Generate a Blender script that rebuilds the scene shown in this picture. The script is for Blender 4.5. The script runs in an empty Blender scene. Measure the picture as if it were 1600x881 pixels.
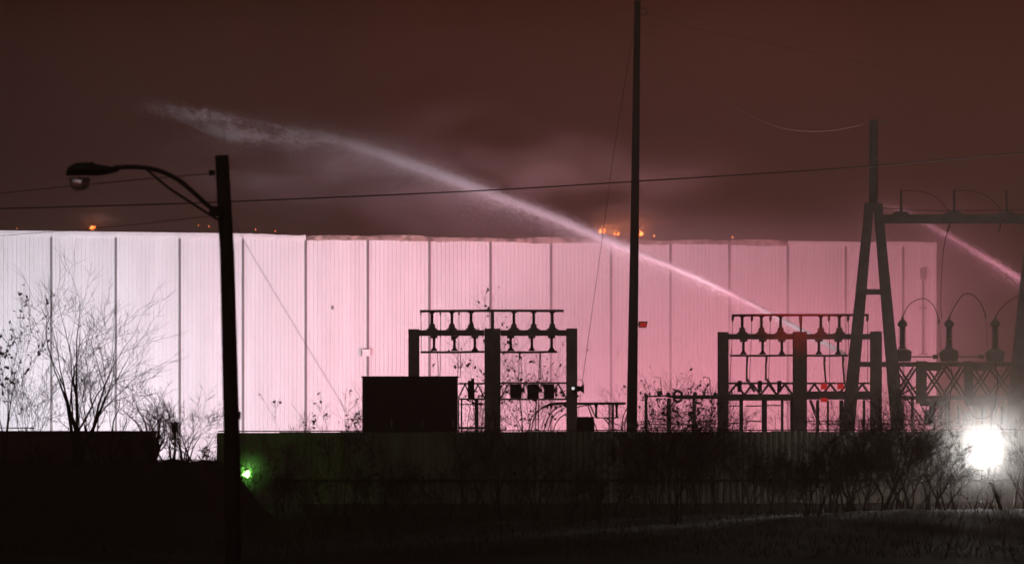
import bpy, math, random
import numpy as np
from mathutils import Vector, Matrix

S = bpy.context.scene
COL = S.collection
F = 6480.0            # focal length in photo pixels (1600 wide)
HZ = 636.0            # photo row of the horizon
CAMZ = 3.2

# ------------------------------------------------------------------ camera
cd = bpy.data.cameras.new("camera")
cam = bpy.data.objects.new("camera", cd)
COL.objects.link(cam)
cam.location = (0, 0, CAMZ)
cam.rotation_euler = (math.radians(90), 0, 0)
cd.sensor_width = 36.0
cd.lens = 36.0 * F / 1600.0
cd.shift_y = (HZ - 440.5) / 1600.0
cd.clip_start = 0.5
cd.clip_end = 3000
cd.dof.use_dof = True
cd.dof.focus_distance = 165.0
cd.dof.aperture_fstop = 2.8
S.camera = cam

# ------------------------------------------------------------------ render / exposure
S.view_settings.view_transform = 'Standard'
S.view_settings.look = 'None'
S.view_settings.exposure = 0.0
S.view_settings.gamma = 1.0
try:
    S.cycles.use_denoising = True
    S.cycles.denoising_input_passes = 'RGB_ALBEDO_NORMAL'
    S.cycles.volume_step_rate = 1.0
    S.cycles.volume_bounces = 1
    S.cycles.max_bounces = 6
    S.cycles.sample_clamp_indirect = 3.0
except Exception:
    pass

# ------------------------------------------------------------------ world: night sky + smoke glow
W = bpy.data.worlds.new("World")
S.world = W
W.use_nodes = True
nt = W.node_tree
nt.nodes.clear()
wout = nt.nodes.new('ShaderNodeOutputWorld')
sky = nt.nodes.new('ShaderNodeTexSky')
sky.sky_type = 'NISHITA'
sky.sun_disc = False
sky.sun_elevation = math.radians(-8)
sky.sun_rotation = math.radians(200)
bg1 = nt.nodes.new('ShaderNodeBackground')
bg1.inputs['Strength'].default_value = 0.05
nt.links.new(sky.outputs[0], bg1.inputs['Color'])
tc = nt.nodes.new('ShaderNodeTexCoord')
sep = nt.nodes.new('ShaderNodeSeparateXYZ')
nt.links.new(tc.outputs['Generated'], sep.inputs[0])
ramp = nt.nodes.new('ShaderNodeValToRGB')
ramp.color_ramp.elements[0].position = 0.0
ramp.color_ramp.elements[0].color = (0.052, 0.015, 0.011, 1)
ramp.color_ramp.elements[1].position = 1.0
ramp.color_ramp.elements[1].color = (0.008, 0.006, 0.004, 1)
e = ramp.color_ramp.elements.new(0.05); e.color = (0.050, 0.0115, 0.0065, 1)
e = ramp.color_ramp.elements.new(0.12); e.color = (0.046, 0.0095, 0.0035, 1)
e = ramp.color_ramp.elements.new(0.35); e.color = (0.022, 0.009, 0.005, 1)
nt.links.new(sep.outputs['Z'], ramp.inputs[0])
nz = nt.nodes.new('ShaderNodeTexNoise')
nz.inputs['Scale'].default_value = 9.0
nz.inputs['Detail'].default_value = 3.0
nt.links.new(tc.outputs['Generated'], nz.inputs['Vector'])
mr = nt.nodes.new('ShaderNodeMapRange')
mr.inputs[1].default_value = 0.3; mr.inputs[2].default_value = 0.7
mr.inputs[3].default_value = 0.72; mr.inputs[4].default_value = 1.25
nt.links.new(nz.outputs['Fac'], mr.inputs[0])
sx = nt.nodes.new('ShaderNodeMapRange'); sx.interpolation_type = 'SMOOTHSTEP'
sx.inputs[1].default_value = -0.16; sx.inputs[2].default_value = 0.02
sx.inputs[3].default_value = 0.40; sx.inputs[4].default_value = 0.96
nt.links.new(sep.outputs['X'], sx.inputs[0])
sm = nt.nodes.new('ShaderNodeMath'); sm.operation = 'MULTIPLY'
nt.links.new(sx.outputs[0], sm.inputs[0]); nt.links.new(mr.outputs[0], sm.inputs[1])
bg2 = nt.nodes.new('ShaderNodeBackground')
nt.links.new(ramp.outputs[0], bg2.inputs['Color'])
nt.links.new(sm.outputs[0], bg2.inputs['Strength'])
addw = nt.nodes.new('ShaderNodeAddShader')
nt.links.new(bg1.outputs[0], addw.inputs[0])
nt.links.new(bg2.outputs[0], addw.inputs[1])
nt.links.new(addw.outputs[0], wout.inputs['Surface'])


def P(px, py, Y):
    """the point at depth Y that the photograph shows at pixel (px, py)"""
    return Vector(((px - 800.0) / F * Y, Y, CAMZ - (py - HZ) / F * Y))


# ------------------------------------------------------------------ emergency floodlights on the ground behind the fence; added spots for jet and busbar
def spot(name, loc, target, power, color, size_deg, blend=1.0, radius=0.25):
    ld = bpy.data.lights.new(name, 'SPOT')
    ld.energy = power
    ld.color = color
    ld.spot_size = math.radians(size_deg)
    ld.spot_blend = blend
    ld.shadow_soft_size = radius
    o = bpy.data.objects.new(name, ld)
    o.location = loc
    d = Vector(target) - Vector(loc)
    o.rotation_euler = d.to_track_quat('-Z', 'Y').to_euler()
    COL.objects.link(o)
    return o


def point(name, loc, power, color, radius=0.1):
    ld = bpy.data.lights.new(name, 'POINT')
    ld.energy = power
    ld.color = color
    ld.shadow_soft_size = radius
    o = bpy.data.objects.new(name, ld)
    o.location = loc
    COL.objects.link(o)
    return o


PINK = (1.0, 0.335, 0.445)
gx = lambda px, Y, z: ((px - 800) / F * Y, Y, z)
spot("flood_white_near", gx(215, 226, 0.7), P(300, 640, 242), 5500, (0.84, 0.87, 1.0), 150)
spot("flood_white_wide", gx(140, 212, 1.0), P(190, 400, 242), 41000, (0.89, 0.88, 1.0), 125)
spot("flood_white_mid", gx(470, 216, 1.0), P(450, 400, 245), 13000, (0.95, 0.86, 0.98), 120)
spot("flood_pink_zero", gx(460, 216, 1.0), P(450, 560, 246), 1800, PINK, 130)
spot("flood_pink_one", gx(720, 220, 0.9), P(750, 520, 248), 8000, PINK, 140)
spot("flood_pink_two", gx(915, 222, 0.9), P(915, 520, 250), 15000, PINK, 140)
spot("flood_pink_three", gx(1095, 223, 0.9), P(1095, 500, 252), 25000, PINK, 140)
spot("flood_pink_four", gx(1425, 222, 0.9), P(1370, 480, 255), 34000, PINK, 140)
spot("jet_fill_upper", gx(1265, 206, 1.0), P(660, 285, 246), 9500, (1.0, 0.93, 0.97), 36)  # unseen white spot added to light the upper jet
spot("jet_fill_low", gx(1250, 219, 0.8), P(1200, 488, 227), 8000, (0.95, 0.96, 1.0), 70)  # unseen white spot added to lift the lower end of the jet
spot("jet_fill_middle", gx(1070, 221, 0.8), P(1030, 408, 233), 12000, (0.96, 0.95, 1.0), 42)  # unseen white spot added to whiten the middle of the jet
spot("red_busbar_fill", gx(1262, 141, 1.9), P(1245, 474, 156), 3000, (1.0, 0.02, 0.02), 15)  # unseen red spot added to redden the top busbar

sun_d = bpy.data.lights.new("city_glow_fill", 'SUN')  # weak sun added as front fill from behind the camera
sun_d.energy = 0.078
sun_d.angle = math.radians(40)
sun_d.color = (1.0, 0.93, 0.78)
sun_o = bpy.data.objects.new("city_glow_fill", sun_d)
sun_o.rotation_euler = (math.radians(52), 0, math.radians(-25))
COL.objects.link(sun_o)
random.seed(11)


# ------------------------------------------------------------------ materials
def mat(name, color, rough=0.7, metal=0.0, var=0.25, scale=3.0, bump=0.0, emit=None, estr=0.0, spec=0.5, transl=0.0, color2=None):
    m = bpy.data.materials.new(name)
    m.use_nodes = True
    n = m.node_tree.nodes; l = m.node_tree.links
    b = n['Principled BSDF']
    b.inputs['Roughness'].default_value = rough
    b.inputs['Metallic'].default_value = metal
    try:
        b.inputs['Specular IOR Level'].default_value = spec
    except Exception:
        pass
    t = n.new('ShaderNodeTexCoord')
    z = n.new('ShaderNodeTexNoise')
    z.inputs['Scale'].default_value = scale
    z.inputs['Detail'].default_value = 5
    l.new(t.outputs['Object'], z.inputs['Vector'])
    r = n.new('ShaderNodeValToRGB')
    c0 = tuple(c * (1 - var) for c in color); c1 = tuple(min(1, c * (1 + var)) for c in (color2 or color))
    r.color_ramp.elements[0].position = 0.3; r.color_ramp.elements[0].color = c0 + (1,)
    r.color_ramp.elements[1].position = 0.7; r.color_ramp.elements[1].color = c1 + (1,)
    l.new(z.outputs['Fac'], r.inputs[0])
    l.new(r.outputs[0], b.inputs['Base Color'])
    if bump:
        bp = n.new('ShaderNodeBump')
        bp.inputs['Strength'].default_value = bump
        l.new(z.outputs['Fac'], bp.inputs['Height'])
        l.new(bp.outputs[0], b.inputs['Normal'])
    if emit:
        b.inputs['Emission Color'].default_value = emit + (1,)
        b.inputs['Emission Strength'].default_value = estr
    if transl:
        tr = n.new('ShaderNodeBsdfTranslucent')
        l.new(r.outputs[0], tr.inputs['Color'])
        mx = n.new('ShaderNodeMixShader'); mx.inputs[0].default_value = transl
        l.new(b.outputs[0], mx.inputs[1]); l.new(tr.outputs[0], mx.inputs[2])
        l.new(mx.outputs[0], n['Material Output'].inputs['Surface'])
    return m


M = {}
M['panel'] = mat('white_wall_panel', (0.72, 0.71, 0.70), 0.55, 0, 0.09, 0.35)
M['joint'] = mat('grey_joint_cover', (0.16, 0.15, 0.15), 0.6, 0, 0.15, 2.0)
M['coping'] = mat('white_coping', (0.70, 0.69, 0.67), 0.5, 0, 0.08, 1.2)
M['burnt'] = mat('scorched_coping', (0.10, 0.06, 0.045), 0.85, 0, 0.4, 1.6, 0.4, color2=(0.38, 0.29, 0.24))
M['roof'] = mat('roof_membrane', (0.08, 0.075, 0.07), 0.9, 0, 0.3, 0.6)
M['steel'] = mat('galvanised_steel', (0.48, 0.46, 0.45), 0.6, 0.1, 0.25, 1.5)
M['dsteel'] = mat('dark_steel', (0.42, 0.38, 0.37), 0.75, 0.0, 0.3, 2.0)
M['greysteel'] = mat('pale_zinc_steel', (0.26, 0.26, 0.27), 0.5, 0.4, 0.2, 2.0)
M['porc'] = mat('brown_porcelain', (0.07, 0.045, 0.04), 0.18, 0, 0.2, 4.0)
M['porcg'] = mat('grey_porcelain', (0.24, 0.23, 0.22), 0.15, 0, 0.15, 4.0)
M['wood'] = mat('weathered_pole_wood', (0.060, 0.045, 0.036), 0.9, 0, 0.35, 2.5, 0.5)
M['wire'] = mat('aged_conductor', (0.045, 0.04, 0.04), 0.5, 0.5, 0.2, 1.0)
M['wirel'] = mat('bright_aluminium_wire', (0.55, 0.5, 0.5), 0.35, 0.8, 0.1, 1.0)
M['lamp'] = mat('painted_lamp_metal', (0.05, 0.055, 0.055), 0.5, 0.3, 0.2, 6.0)
M['bowl'] = mat('frosted_lamp_glass', (0.92, 0.9, 0.88), 0.4, 0, 0.05, 8.0)
M['bowl'].node_tree.nodes['Principled BSDF'].inputs['Transmission Weight'].default_value = 1.0
M['cab'] = mat('dark_cabinet_paint', (0.018, 0.019, 0.019), 0.45, 0.1, 0.3, 1.2)
M['cabt'] = mat('cabinet_trim', (0.012, 0.012, 0.012), 0.5, 0.1, 0.2, 2.0)
M['cont'] = mat('faded_container_paint', (0.12, 0.085, 0.078), 0.8, 0.1, 0.5, 0.8)
M['fence'] = [mat('corrugated_fence_sheet', c, 0.65, 0.2, 0.3, 1.1, 0.1) for c in ((0.20, 0.19, 0.145), (0.16, 0.155, 0.115), (0.24, 0.22, 0.17))]
M['fpost'] = mat('fence_rail_metal', (0.05, 0.045, 0.04), 0.7, 0.2, 0.3, 2.0)
M['paint'] = mat('black_spray_paint', (0.09, 0.085, 0.07), 0.7, 0, 0.2, 3.0)
M['bark'] = mat('bare_twig_bark', (0.050, 0.038, 0.034), 0.9, 0, 0.3, 6.0)
M['leaf'] = mat('dead_leaf', (0.075, 0.042, 0.035), 0.8, 0, 0.4, 9.0, transl=0.3)
M['gleaf'] = mat('green_leaf', (0.06, 0.11, 0.035), 0.6, 0, 0.4, 9.0, transl=0.35)
M['grass'] = mat('dry_winter_grass', (0.042, 0.040, 0.024), 0.95, 0, 0.4, 3.0, spec=0.1)
M['ground'] = mat('dark_winter_soil', (0.020, 0.021, 0.015), 0.95, 0, 0.5, 0.5, 0.5)
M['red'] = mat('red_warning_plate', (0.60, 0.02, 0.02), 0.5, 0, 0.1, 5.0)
M['redlit'] = mat('glowing_red_plate', (0.5, 0.02, 0.02), 0.5, 0, 0.1, 5.0, emit=(1.0, 0.03, 0.035), estr=0.42)  # emission stands in for red light reflected by the plates
M['glint'] = mat('shiny_litter', (0.8, 0.8, 0.78), 0.2, 0, 0.05, 5.0)
M['white'] = mat('white_equipment_paint', (0.72, 0.71, 0.68), 0.5, 0, 0.08, 3.0)


# ------------------------------------------------------------------ mesh helpers
class MB:
    def __init__(s):
        s.v = []; s.f = []

    def add(s, vs, fs):
        o = len(s.v)
        s.v += [tuple(v) for v in vs]
        s.f += [tuple(i + o for i in f) for f in fs]
        return s

    def box(s, a, b):
        x0, y0, z0 = (min(a[i], b[i]) for i in range(3)); x1, y1, z1 = (max(a[i], b[i]) for i in range(3))
        return s.add([(x0, y0, z0), (x1, y0, z0), (x1, y1, z0), (x0, y1, z0), (x0, y0, z1), (x1, y0, z1), (x1, y1, z1), (x0, y1, z1)],
                     [(0, 3, 2, 1), (4, 5, 6, 7), (0, 1, 5, 4), (1, 2, 6, 5), (2, 3, 7, 6), (3, 0, 4, 7)])

    def pbox(s, x0, y0, x1, y1, Y, depth):
        """box whose front face covers the photo rectangle at depth Y"""
        a = P(x0, y0, Y); b = P(x1, y1, Y)
        return s.box(a, (b.x, Y + depth, b.z))

    def tube(s, pts, radii, n=6, cap=True):
        pts = [Vector(p) for p in pts]
        if not hasattr(radii, '__len__'):
            radii = [radii] * len(pts)
        vs = []
        up0 = None
        for i, p in enumerate(pts):
            d = (pts[min(i + 1, len(pts) - 1)] - pts[max(i - 1, 0)])
            if d.length < 1e-9:
                d = Vector((0, 0, 1))
            d.normalize()
            ref = Vector((0, 1, 0)) if abs(d.y) < 0.9 else Vector((1, 0, 0))
            if up0 is None:
                up0 = d.cross(ref).normalized()
            u = (up0 - d * up0.dot(d))
            if u.length < 1e-6:
                u = d.cross(ref)
            u.normalize(); up0 = u
            w = d.cross(u)
            for k in range(n):
                a = 2 * math.pi * (k + 0.5) / n
                vs.append(p + (u * math.cos(a) + w * math.sin(a)) * radii[i])
        fs = []
        for i in range(len(pts) - 1):
            for k in range(n):
                k2 = (k + 1) % n
                fs.append((i * n + k, i * n + k2, (i + 1) * n + k2, (i + 1) * n + k))
        if cap:
            fs.append(tuple(range(n - 1, -1, -1)))
            fs.append(tuple((len(pts) - 1) * n + k for k in range(n)))
        return s.add(vs, fs)

    def bar(s, a, b, w0, w1=None, dep=None):
        """square bar from a to b; w across in the picture, dep in depth"""
        a = Vector(a); b = Vector(b); w1 = w0 if w1 is None else w1
        d = (b - a).normalized()
        side = d.cross(Vector((0, 1, 0)))
        if side.length < 1e-5:
            side = Vector((1, 0, 0))
        side.normalize(); bk = side.cross(d)
        vs = []
        for p, w in ((a, w0), (b, w1)):
            dd = (dep if dep else w) / 2
            for sx, sy in ((-1, -1), (1, -1), (1, 1), (-1, 1)):
                vs.append(p + side * (sx * w / 2) + bk * (sy * dd))
        return s.add(vs, [(0, 1, 2, 3), (7, 6, 5, 4), (0, 4, 5, 1), (1, 5, 6, 2), (2, 6, 7, 3), (3, 7, 4, 0)])

    def pbar(s, p0, p1, wpx, Y, dY=0.0, w1=None, dep=None):
        k = Y / F
        return s.bar(P(*p0, Y) + Vector((0, dY, 0)), P(*p1, Y) + Vector((0, dY, 0)), wpx * k, (w1 or wpx) * k, dep)

    def ptube(s, pts, wpx, Y, n=6, dY=0.0):
        k = Y / F / 2
        w = [q * k for q in wpx] if hasattr(wpx, '__len__') else wpx * k
        return s.tube([P(a, b, Y) + Vector((0, dY, 0)) for a, b in pts], w, n)

    def lathe(s, prof, org, n=12, axis='Z'):
        """prof: (radius, height)"""
        vs = []
        for r, h in prof:
            for k in range(n):
                a = 2 * math.pi * k / n
                c = (r * math.cos(a), r * math.sin(a), h)
                if axis == 'Y':
                    c = (c[0], c[2], c[1])
                if axis == 'X':
                    c = (c[2], c[0], c[1])
                vs.append(Vector(org) + Vector(c))
        fs = []
        for i in range(len(prof) - 1):
            for k in range(n):
                k2 = (k + 1) % n
                fs.append((i * n + k, i * n + k2, (i + 1) * n + k2, (i + 1) * n + k))
        fs.append(tuple(range(n - 1, -1, -1)))
        fs.append(tuple((len(prof) - 1) * n + k for k in range(n)))
        return s.add(vs, fs)

    def mesh(s, name, off=(0, 0, 0), smooth=False):
        me = bpy.data.meshes.new(name)
        ox, oy, oz = off
        me.from_pydata([(x - ox, y - oy, z - oz) for x, y, z in s.v], [], s.f)
        me.update()
        if smooth:
            me.shade_smooth()
        return me

    def build(s, name, m, parent=None, local=False, smooth=False):
        off = (0, 0, 0)
        q = parent
        while q is not None and not local:
            off = tuple(off[i] + q.location[i] for i in range(3)); q = q.parent
        me = s.mesh(name, off, smooth)
        me.materials.append(m)
        o = bpy.data.objects.new(name, me)
        COL.objects.link(o)
        if parent:
            o.parent = parent
        return o


def inst(me, name, parent, loc=(0, 0, 0), rot=(0, 0, 0), scale=(1, 1, 1), local=False):
    o = bpy.data.objects.new(name, me)
    off = Vector((0, 0, 0)); q = parent
    while q is not None and not local:
        off += q.location; q = q.parent
    o.location = Vector(loc) - off
    o.rotation_euler = rot; o.scale = scale
    COL.objects.link(o)
    if parent:
        o.parent = parent
    return o


def tag(o, label=None, cat=None, group=None, kind=None):
    if label: o['label'] = label
    if cat: o['category'] = cat
    if group: o['group'] = group
    if kind: o['kind'] = kind
    return o


def thing(name, loc, label, cat, group=None, rz=0):
    o = bpy.data.objects.new(name, None)
    o.empty_display_size = 0.2
    o.location = loc; o.rotation_euler = (0, 0, rz)
    COL.objects.link(o)
    return tag(o, label, cat, group)


def smooth_path(pts, n=8):
    pts = [Vector(p) for p in pts]
    q = [pts[0] * 2 - pts[1]] + pts + [pts[-1] * 2 - pts[-2]]
    out = []
    for i in range(1, len(q) - 2):
        for k in range(n):
            t = k / n
            a, b, c, d = q[i - 1], q[i], q[i + 1], q[i + 2]
            out.append(0.5 * ((2 * b) + (c - a) * t + (2 * a - 5 * b + 4 * c - d) * t * t + (3 * b - a - 3 * c + d) * t ** 3))
    out.append(pts[-1])
    return out


# ------------------------------------------------------------------ ground
def sstep(a, b, x):
    t = max(0.0, min(1.0, (x - a) / (b - a)))
    return t * t * (3 - 2 * t)


def ground_z(x, y):
    left = 1 - sstep(-7.85, -7.05, x)
    bankl = 1.66 * left * sstep(94, 106, y) * (1 - sstep(116, 126, y))
    right = sstep(4.0, 11.5, x)
    bankr = 0.42 * right * sstep(96, 112, y) * (1 - sstep(112, 126, y))
    n = 0.0
    if 60 < y < 134:
        n = 0.05 * math.sin(x * 1.7 + y * 0.8) + 0.04 * math.sin(x * 3.9 - y * 1.3 + 1.0) + 0.03 * math.sin(x * 7.3 + 2.1)
        n *= sstep(60, 75, y) * (1 - sstep(128, 134, y)) * (0.25 + 0.75 * left)
    return bankl + bankr + n


xs = [-160, -120, -80, -60, -45] + [-30 + i * 0.5 for i in range(121)] + [45, 60, 80, 120, 160]
ys = [-30, 0, 30, 50, 60] + [66 + i * 1.0 for i in range(72)] + [145, 160, 180, 200, 220, 240, 270, 320, 360, 410]
g = MB()
g.v = [(x, y, ground_z(x, y)) for y in ys for x in xs]
nx = len(xs)
g.f = [(j * nx + i, j * nx + i + 1, (j + 1) * nx + i + 1, (j + 1) * nx + i) for j in range(len(ys) - 1) for i in range(nx - 1)]
tag(g.build('ground', M['ground'], smooth=True), kind='structure')

# ------------------------------------------------------------------ warehouse
TH = math.radians(17.0)
WX, WY = (0 - 800) / F * 240.0, 240.0
cu, su = math.cos(TH), math.sin(TH)
ZT = CAMZ + 240 * 276 / F      # top of the coping
wh = thing('warehouse', (WX, WY, 0), 'long white ribbed metal warehouse lit pink with flames along its scorched roof edge', 'warehouse', rz=TH)


_pn = M['panel'].node_tree.nodes; _pl = M['panel'].node_tree.links
_ptc = [q for q in _pn if q.type == 'TEX_COORD'][0]; _ptc.object = wh
_pz = [q for q in _pn if q.type == 'TEX_NOISE'][0]; _pz.inputs['Scale'].default_value = 1.0; _pz.inputs['Roughness'].default_value = 0.65
_pm = _pn.new('ShaderNodeMapping'); _pm.inputs['Scale'].default_value = (0.9, 0.9, 0.11)
_pl.new(_ptc.outputs['Object'], _pm.inputs['Vector']); _pl.new(_pm.outputs[0], _pz.inputs['Vector'])


def s_of(px):
    a = (px - 800.0) / F
    return (a * WY - WX) / (cu - a * su)


def wz(py, s):
    """height on the wall for the photo row py at wall position s"""
    return CAMZ - (py - HZ) / F * (WY + s * su)


S80 = s_of(80)
DB = (s_of(1321) - S80) / 13.0
SEND = s_of(1460)
ZP = ZT - 0.30


def ribbed_panel(w, z0, z1):
    nr = max(2, round(w / 0.262)); st = w / nr
    prof = []
    for i in range(nr):
        x = i * st
        prof += [(x + (0.0 if i else 0.0), 0.0), (x + st - 0.062, 0.0), (x + st - 0.05, 0.05), (x + st - 0.012, 0.05)]
    prof.append((w, 0.0))
    m = MB()
    n = len(prof)
    m.v = [(x, y, z) for z in (z0, z1) for x, y in prof]
    m.f = [(i, i + 1, n + i + 1, n + i) for i in range(n - 1)]
    return m


full = ribbed_panel(DB, 0.15, ZP).mesh('wall_panel'); full.materials.append(M['panel'])
seams = [S80 + DB * k for k in range(-3, 15)]
for k, s0 in enumerate(seams):
    s1 = min(s0 + DB, SEND)
    if s1 - s0 < 0.3:
        continue
    if abs(s1 - s0 - DB) < 1e-3:
        inst(full, 'wall_panel', wh, (s0, 0, 0), local=True)
    else:
        mm = ribbed_panel(s1 - s0, 0.15, ZP).mesh('wall_panel'); mm.materials.append(M['panel'])
        inst(mm, 'wall_panel', wh, (s0, 0, 0), local=True)
jm = MB(); jm.box((-0.065, -0.07, 0.1), (0.065, 0.05, ZP - 0.02)); jme = jm.mesh('joint_cover'); jme.materials.append(M['joint'])
for s0 in seams:
    if s0 < SEND - 0.5:
        inst(jme, 'joint_cover', wh, (s0, 0, 0), local=True)
c = MB(); c.box((SEND - 0.12, -0.09, 0.1), (SEND + 0.1, 0.14, ZP + 0.01)); c.build('corner_trim', M['panel'], wh, local=True)
# plinth, side and rear walls, roof
c = MB(); c.box((seams[0], -0.05, -0.2), (SEND, 0.10, 0.15)); c.build('plinth', M['joint'], wh, local=True)
c = MB()
c.box((SEND - 0.25, 0.16, 0), (SEND + 0.05, 45, ZP - 0.02)); c.box((seams[0], 0.16, 0), (seams[0] + 0.3, 45, ZP - 0.02)); c.box((seams[0], 45, 0), (SEND, 45.3, ZP - 0.02))
c.build('outer_wall', M['panel'], wh, local=True)
c = MB(); c.box((seams[0] + 0.31, 0.3, ZP - 0.7), (SEND - 0.26, 44.9, ZP - 0.4)); c.build('roof', M['roof'], wh, local=True)
# coping: straight white at the left, buckled and scorched from the fifth bay on
rng = random.Random(4)


def coping_piece(s0, s1, dmg, name):
    m = MB(); n = max(4, int((s1 - s0) / 0.2))
    vs = []
    for i in range(n + 1):
        s = s0 + (s1 - s0) * i / n
        sag = 0.0; low = 0.0; out = 0.09
        if dmg > 0:
            sag = dmg * (0.10 * math.sin(s * 0.55 + 1.2) + 0.07 * math.sin(s * 1.37) + rng.uniform(-0.05, 0.05))
            low = dmg * (0.07 * math.sin(s * 0.9 + 0.4) + rng.uniform(-0.06, 0.06))
            out = 0.09 + dmg * rng.uniform(0.0, 0.09)
        zt = ZT + min(0.015, sag - 0.09 * dmg); zb = ZP - 0.03 + low
        vs += [(s, -out * 0.8, zb), (s, -out, (zb + zt) / 2), (s, -out * 0.75, zt), (s, 0.5, zt - 0.06), (s, 0.5, zb)]
    m.v = vs
    for i in range(n):
        a = i * 5; b = a + 5
        for k in range(5):
            k2 = (k + 1) % 5
            m.f.append((a + k, b + k, b + k2, a + k2))
    m.f.append((0, 1, 2, 3, 4)); m.f.append(tuple(n * 5 + k for k in (4, 3, 2, 1, 0)))
    return m


sd = s_of(440)
for k, s0 in enumerate(seams):
    s1 = min(s0 + DB, SEND + 0.12)
    if s1 - s0 < 0.3:
        continue
    mid = (s0 + s1) / 2
    dm = 0.0 if mid < sd - 2.2 else (0.3 if mid < sd else (0.55 if mid < s_of(1240) else 0.25))
    o = coping_piece(s0 + 0.006, s1 - 0.006, dm, 'coping').build('coping', M['coping'] if dm < 0.5 else M['burnt'], wh, local=True)
    if dm >= 0.5:
        o['label'] = 'buckled scorched coping'
# wall fittings
for px, py in ((570, 551), (970, 551), (152, 551)):
    s = s_of(px); z = wz(py, s)
    f = MB(); f.box((s - 0.24, -0.34, z - 0.2), (s + 0.24, -0.08, z + 0.16)).box((s - 0.30, -0.40, z + 0.16), (s + 0.26, -0.06, z + 0.2))
    o = f.build('wall_lamp', M['white'], wh, local=True)
    b = MB(); b.bar((s - 0.29, -0.30, z - 0.22), (s - 0.29, -0.30, z + 0.16), 0.05); b.build('bracket', M['joint'], o, local=True)
s = s_of(519); z = wz(481, s)
f = MB(); f.lathe([(0.02, 0), (0.07, 0.03), (0.07, 0.16), (0.03, 0.24)], (s, -0.07, z - 0.1), 8); f.build('wall_hook', M['joint'], wh, local=True)
s = s_of(1441)
f = MB(); f.tube([(s, -0.12, wz(552, s)), (s, -0.12, wz(420, s))], 0.07, 8).box((s - 0.16, -0.24, wz(436, s)), (s + 0.16, -0.04, wz(419, s)))
o = f.build('downpipe', M['joint'], wh, local=True)
for py in (481, 553):
    b = MB(); b.box((s - 0.25, -0.2, wz(py + 1, s)), (s + 0.25, -0.05, wz(py - 1, s))); b.build('bracket', M['joint'], o, local=True)


# ------------------------------------------------------------------ flames on the roof edge
def flame_mat():
    m = bpy.data.materials.new('burning_flame'); m.use_nodes = True
    n = m.node_tree.nodes; l = m.node_tree.links; n.clear()
    out = n.new('ShaderNodeOutputMaterial'); em = n.new('ShaderNodeEmission')
    t = n.new('ShaderNodeTexCoord'); z = n.new('ShaderNodeTexNoise'); z.inputs['Scale'].default_value = 6
    l.new(t.outputs['Object'], z.inputs['Vector'])
    r = n.new('ShaderNodeValToRGB')
    r.color_ramp.elements[0].position = 0.35; r.color_ramp.elements[0].color = (1.0, 0.09, 0.01, 1)
    r.color_ramp.elements[1].position = 0.6; r.color_ramp.elements[1].color = (1.0, 0.32, 0.06, 1)
    l.new(z.outputs['Fac'], r.inputs[0]); l.new(r.outputs[0], em.inputs['Color'])
    em.inputs['Strength'].default_value = 5.0
    l.new(em.outputs[0], out.inputs['Surface'])
    return m


M['flame'] = flame_mat()
frng = random.Random(7)
FL = [(31, 357, 4, 'tiny flame at the far left end of the roof edge'),
      (150, 357, 13, 'bright yellow flame on the roof edge below the street lamp head'),
      (316, 352, 3, 'faint ember above the roof edge, further left of the two beside the street lamp pole'),
      (331, 354, 4, 'faint ember above the roof edge, nearer of the two to the street lamp pole'),
      (406, 359, 4, 'small red ember on the roof edge just right of the street lamp pole'),
      (436, 361, 3.5, 'small red ember on the roof edge where the coping starts to buckle'),
      (949, 363, 14, 'round orange flame on the roof edge where the water jet crosses, leftmost of the row'),
      (970, 366, 11, 'orange flame on the roof edge between the water jet and the tall wooden pole'),
      (1008, 367, 13, 'bright orange flame on the roof edge just right of the tall wooden pole'),
      (1030, 369, 7, 'small split flame on the roof edge, right end of the row beside the tall pole'),
      (1152, 371, 6, 'small yellow flame alone on the roof edge, farthest right')]
for px, py, w, lab in FL:
    s = s_of(px)
    dep = 0.9
    base = Vector((WX + s * cu - dep * su, WY + s * su + dep * cu, 0))
    Y = base.y
    z0 = CAMZ - (py - HZ) / F * Y
    r = w / F * Y / 2 * 0.66
    m = MB()
    for k in range(5 if w > 8 else 3):
        ox = frng.uniform(-1.0, 1.0) * r; hh = r * frng.uniform(0.7, 2.0) * (1 - 0.35 * abs(ox) / r); rr = r * frng.uniform(0.25, 0.5); ln_ = frng.uniform(-.5, .5) * r
        for j in range(1):
            q0 = len(m.v)
            m.lathe([(rr * 0.5, 0), (rr * 1.0, hh * 0.22), (rr * .8, hh * 0.45), (rr * 0.45, hh * 0.72), (rr * 0.05, hh)], (base.x + ox, base.y + frng.uniform(-.1, .1), z0 - 0.02 * k), 7)
            m.v[q0:] = [(vx + ln_ * max(0, (vz - z0) / hh) + frng.uniform(-.12, .12) * rr, vy, vz) for vx, vy, vz in m.v[q0:]]
    o = m.build('flame', M['flame'], smooth=True)
    tag(o, lab, 'flame', 'flames along the warehouse roof')
    if w > 8:
        point('flame_glow', (base.x, base.y - 0.6, z0 + r), 130 if w > 12 else 75, (1.0, 0.28, 0.08), 0.15)


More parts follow.
